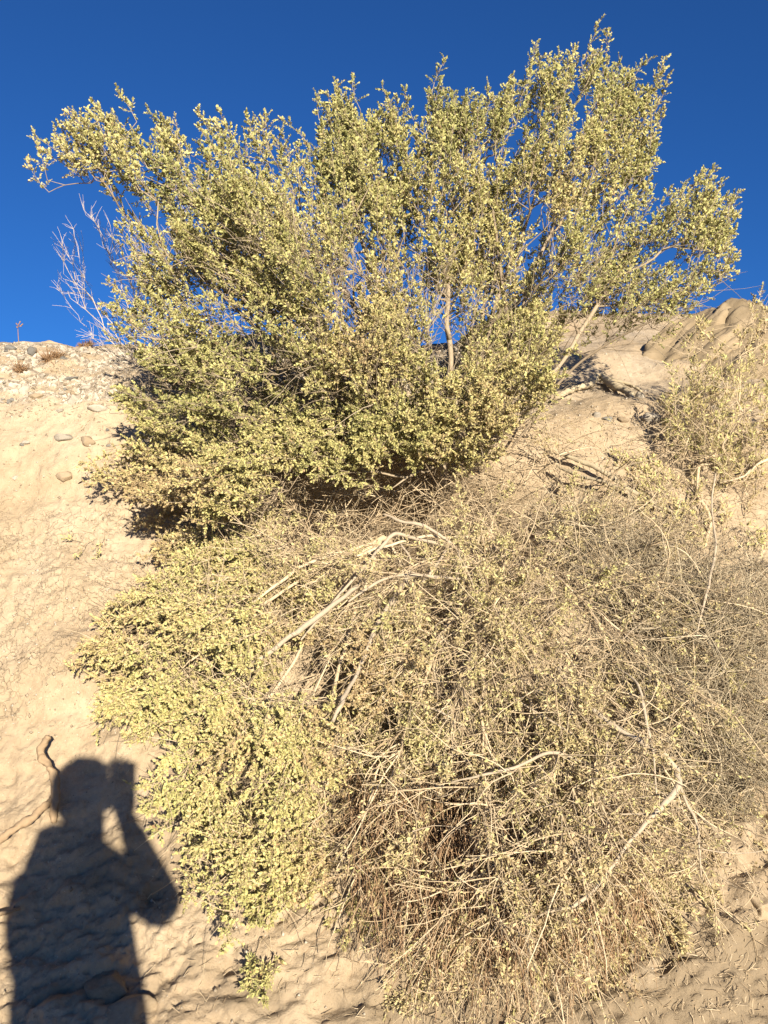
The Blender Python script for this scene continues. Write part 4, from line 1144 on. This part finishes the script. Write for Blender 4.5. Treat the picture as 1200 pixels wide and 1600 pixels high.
def photographer():
    e = link('person', None, None, None)
    SKINM = mat_plain('skin_tone', (.45, .29, .20), .6); CLOTH = mat_plain('dark_jacket_cloth', (.10, .11, .14), .9)
    TROUS = mat_plain('trouser_cloth', (.16, .15, .14), .9); HAIR = mat_plain('hair_brown', (.08, .05, .03), .6); SHOE = mat_plain('shoe_leather', (.09, .07, .05), .6)
    yb = -0.34
    hc = from_shadow(128, 1244, yb + .02)              # middle of the head
    nk = from_shadow(133, 1294, yb - .03)
    ls = from_shadow(60, 1322, yb - .02); rs = from_shadow(158, 1340, yb - .02)
    chest = (ls + rs) / 2 + (0, 0, -.12)
    pel = np.array([chest[0] + .06, yb - .03, 0.95]); waist = (pel * .6 + chest * .4)
    hand = np.array([-0.060, -0.058, 1.482])
    relb = from_shadow(257, 1425, -0.22); rwr = hand + np.array([0.055, -0.04, -0.085])
    lelb = from_shadow(32, 1455, yb - .06); lwr = lelb + np.array([.03, .12, -.20])
    up = np.array([0, 0, 1.0])
    V, E = [], []
    def add(p, r, par=None):
        V.append((p, r)); i = len(V) - 1
        if par is not None: E.append((par, i))
        return i
    P0 = add(pel, (.15, .11)); W = add(waist, (.135, .10), P0); C = add(chest, (.155, .105), W); NB = add(nk - up * .045, .062, C); N1 = add(nk + up * .01, .052, NB)
    H0 = add(hc - up * .055 + (0, .012, 0), (.062, .072), N1); H1 = add(hc, (.074, .088), H0); H2 = add(hc + up * .06, (.07, .085), H1); add(hc + up * .095, (.042, .05), H2)
    def arm(sh, el, wr, fingers):
        s = add(sh, .058, C); u = add(sh * .5 + el * .5, .046, s); k = add(el, .041, u); f = add(el * .5 + wr * .5, .037, k); w = add(wr, .026, f)
        pd = unit(fingers[0] - wr); pm = wr + pd * .05; p = add(pm, (.036, .017), w)
        side = fingers[1]; curl = fingers[2]
        for j, (o, l) in enumerate(((-.030, .066), (-.010, .076), (.010, .072), (.030, .056))):
            b = pm + pd * .035 + side * o; a = add(b, .0095, p); q = add(b + pd * l * .5 + curl * .010, .0088, a); add(b + pd * l * .75 + curl * .035, .0075, q)
        t = add(pm - side * .036 - pd * .015, .011, p); t2 = add(pm - side * .056 + pd * .012 + curl * .012, .010, t); add(pm - side * .056 + pd * .042 + curl * .024, .0085, t2)
    side_r = unit(np.cross(unit(hand + up * .06 - rwr), np.array([0, 1.0, 0])))
    arm(rs, relb, rwr, (hand + np.array([0.02, -0.01, .02]), -side_r, np.array([0, .6, .3])))
    arm(ls, lelb, lwr, (lwr + np.array([.01, .05, -.08]), np.array([1.0, 0, 0]), np.array([.3, .5, -.2])))
    for sx in (-1, 1):
        h = add(pel + (sx * .095, 0, -.07), .088, P0); k = add(np.array([pel[0] + sx * .11, yb + .02, .50]), .058, h); c = add(np.array([pel[0] + sx * .115, yb - .02, .32]), .052, k); a = add(np.array([pel[0] + sx * .12, yb - .05, .09]), .036, c)
        t = add(np.array([pel[0] + sx * .125, yb + .03, .045]), (.04, .032), a); add(np.array([pel[0] + sx * .135, yb + .13, .03]), (.036, .022), t)
    skin_obj('body', V, E, e, SKINM)
    # jacket with loose sleeves
    jv = [(chest, (.185, .125)), (waist, (.22, .135)), (pel + up * .02, (.258, .14)), (pel - up * .10, (.258, .14)), (nk - up * .035, .075),
          (rs, .068), (rs * .5 + relb * .5, .062), (relb + (.008, 0, -.004), .06), (relb * .5 + rwr * .5, .043), (rwr * .85 + relb * .15, .034),
          (ls, .082), (ls * .5 + lelb * .5, .07), (lelb, .058), (lelb * .5 + lwr * .5, .05), (lwr * .85 + lelb * .15, .042), (ls * .55 + nk * .45 - up * .035, .06), (rs * .6 + nk * .4 - up * .04, .05)]
    skin_obj('jacket', jv, [(0, 1), (1, 2), (2, 3), (0, 4), (0, 5), (5, 6), (6, 7), (7, 8), (8, 9), (0, 10), (4, 15), (15, 10), (4, 16), (16, 5), (10, 11), (11, 12), (12, 13), (13, 14)], e, CLOTH)
    tv = [(pel - up * .04, (.16, .12))]; te = []
    for sx in (-1, 1):
        b = len(tv); tv += [(pel + (sx * .097, 0, -.10), .10), (np.array([pel[0] + sx * .11, yb + .02, .50]), .075), (np.array([pel[0] + sx * .12, yb - .045, .10]), .062)]; te += [(0, b), (b, b + 1), (b + 1, b + 2)]
    skin_obj('trousers', tv, te, e, TROUS)
    for sx in (-1, 1):
        skin_obj('shoe', [(np.array([pel[0] + sx * .12, yb - .06, .055]), (.05, .045)), (np.array([pel[0] + sx * .125, yb + .03, .05]), (.05, .042)), (np.array([pel[0] + sx * .138, yb + .14, .036]), (.042, .03))], [(0, 1), (1, 2)], e, SHOE)
    # short hair, ears, nose, eyes, mouth
    def blob(name, c, s, mat, seed=1, rough=.05):
        bm = bmesh.new(); bmesh.ops.create_uvsphere(bm, u_segments=20, v_segments=14, radius=1)
        for v in bm.verts:
            q = np.array(v.co[:]); k = 1 + rough * float(fbm(q[0] * 3, q[1] * 3, q[2] * 3, 3, seed)); v.co = [q[i] * s[i] * k for i in range(3)]
        me = bpy.data.meshes.new(name); bm.to_mesh(me); bm.free(); me.materials.append(mat)
        for p in me.polygons: p.use_smooth = True
        return link(name, me, e, c)
    blob('hair', hc + (0, -.018, .028), (.084, .098, .084), HAIR, 3, .12)
    for sx in (-1, 1):
        blob('ear', hc + (sx * .078, -.005, -.012), (.012, .02, .032), SKINM)
        blob('eye', hc + (sx * .031, .080, .005), (.012, .012, .009), mat_plain('eye_white', (.6, .58, .55), .3))
    blob('nose', hc + (0, .094, -.022), (.014, .02, .024), SKINM); blob('mouth', hc + (0, .084, -.058), (.024, .01, .007), mat_plain('lip', (.35, .16, .13), .5))
    tag(e, 'person in a dark jacket holding up a phone to take the picture', 'person')
    # the phone: lens right at the camera
    ph = link('phone', None); tag(ph, 'dark phone held up in the right hand of the person', 'phone')
    def slab(name, c, s, mat, bev):
        bm = bmesh.new(); bmesh.ops.create_cube(bm, size=1)
        for v in bm.verts: v.co = [v.co[i] * s[i] for i in range(3)]
        bmesh.ops.bevel(bm, geom=bm.edges[:], offset=bev, segments=3, affect='EDGES')
        me = bpy.data.meshes.new(name); bm.to_mesh(me); bm.free(); me.materials.append(mat)
        return link(name, me, ph, c)
    slab('case', (-.024, -.026, 1.447), (.068, .0085, .140), mat_plain('phone_case', (.03, .03, .035), .4), .003)
    slab('screen', (-.024, -.0308, 1.447), (.060, .0014, .118), mat_plain('phone_glass', (.02, .02, .022), .1), .0004)
    slab('lens', (0.0, -.0212, 1.5), (.010, .0016, .010), mat_plain('lens_glass', (.01, .01, .012), .05), .0006)
photographer()
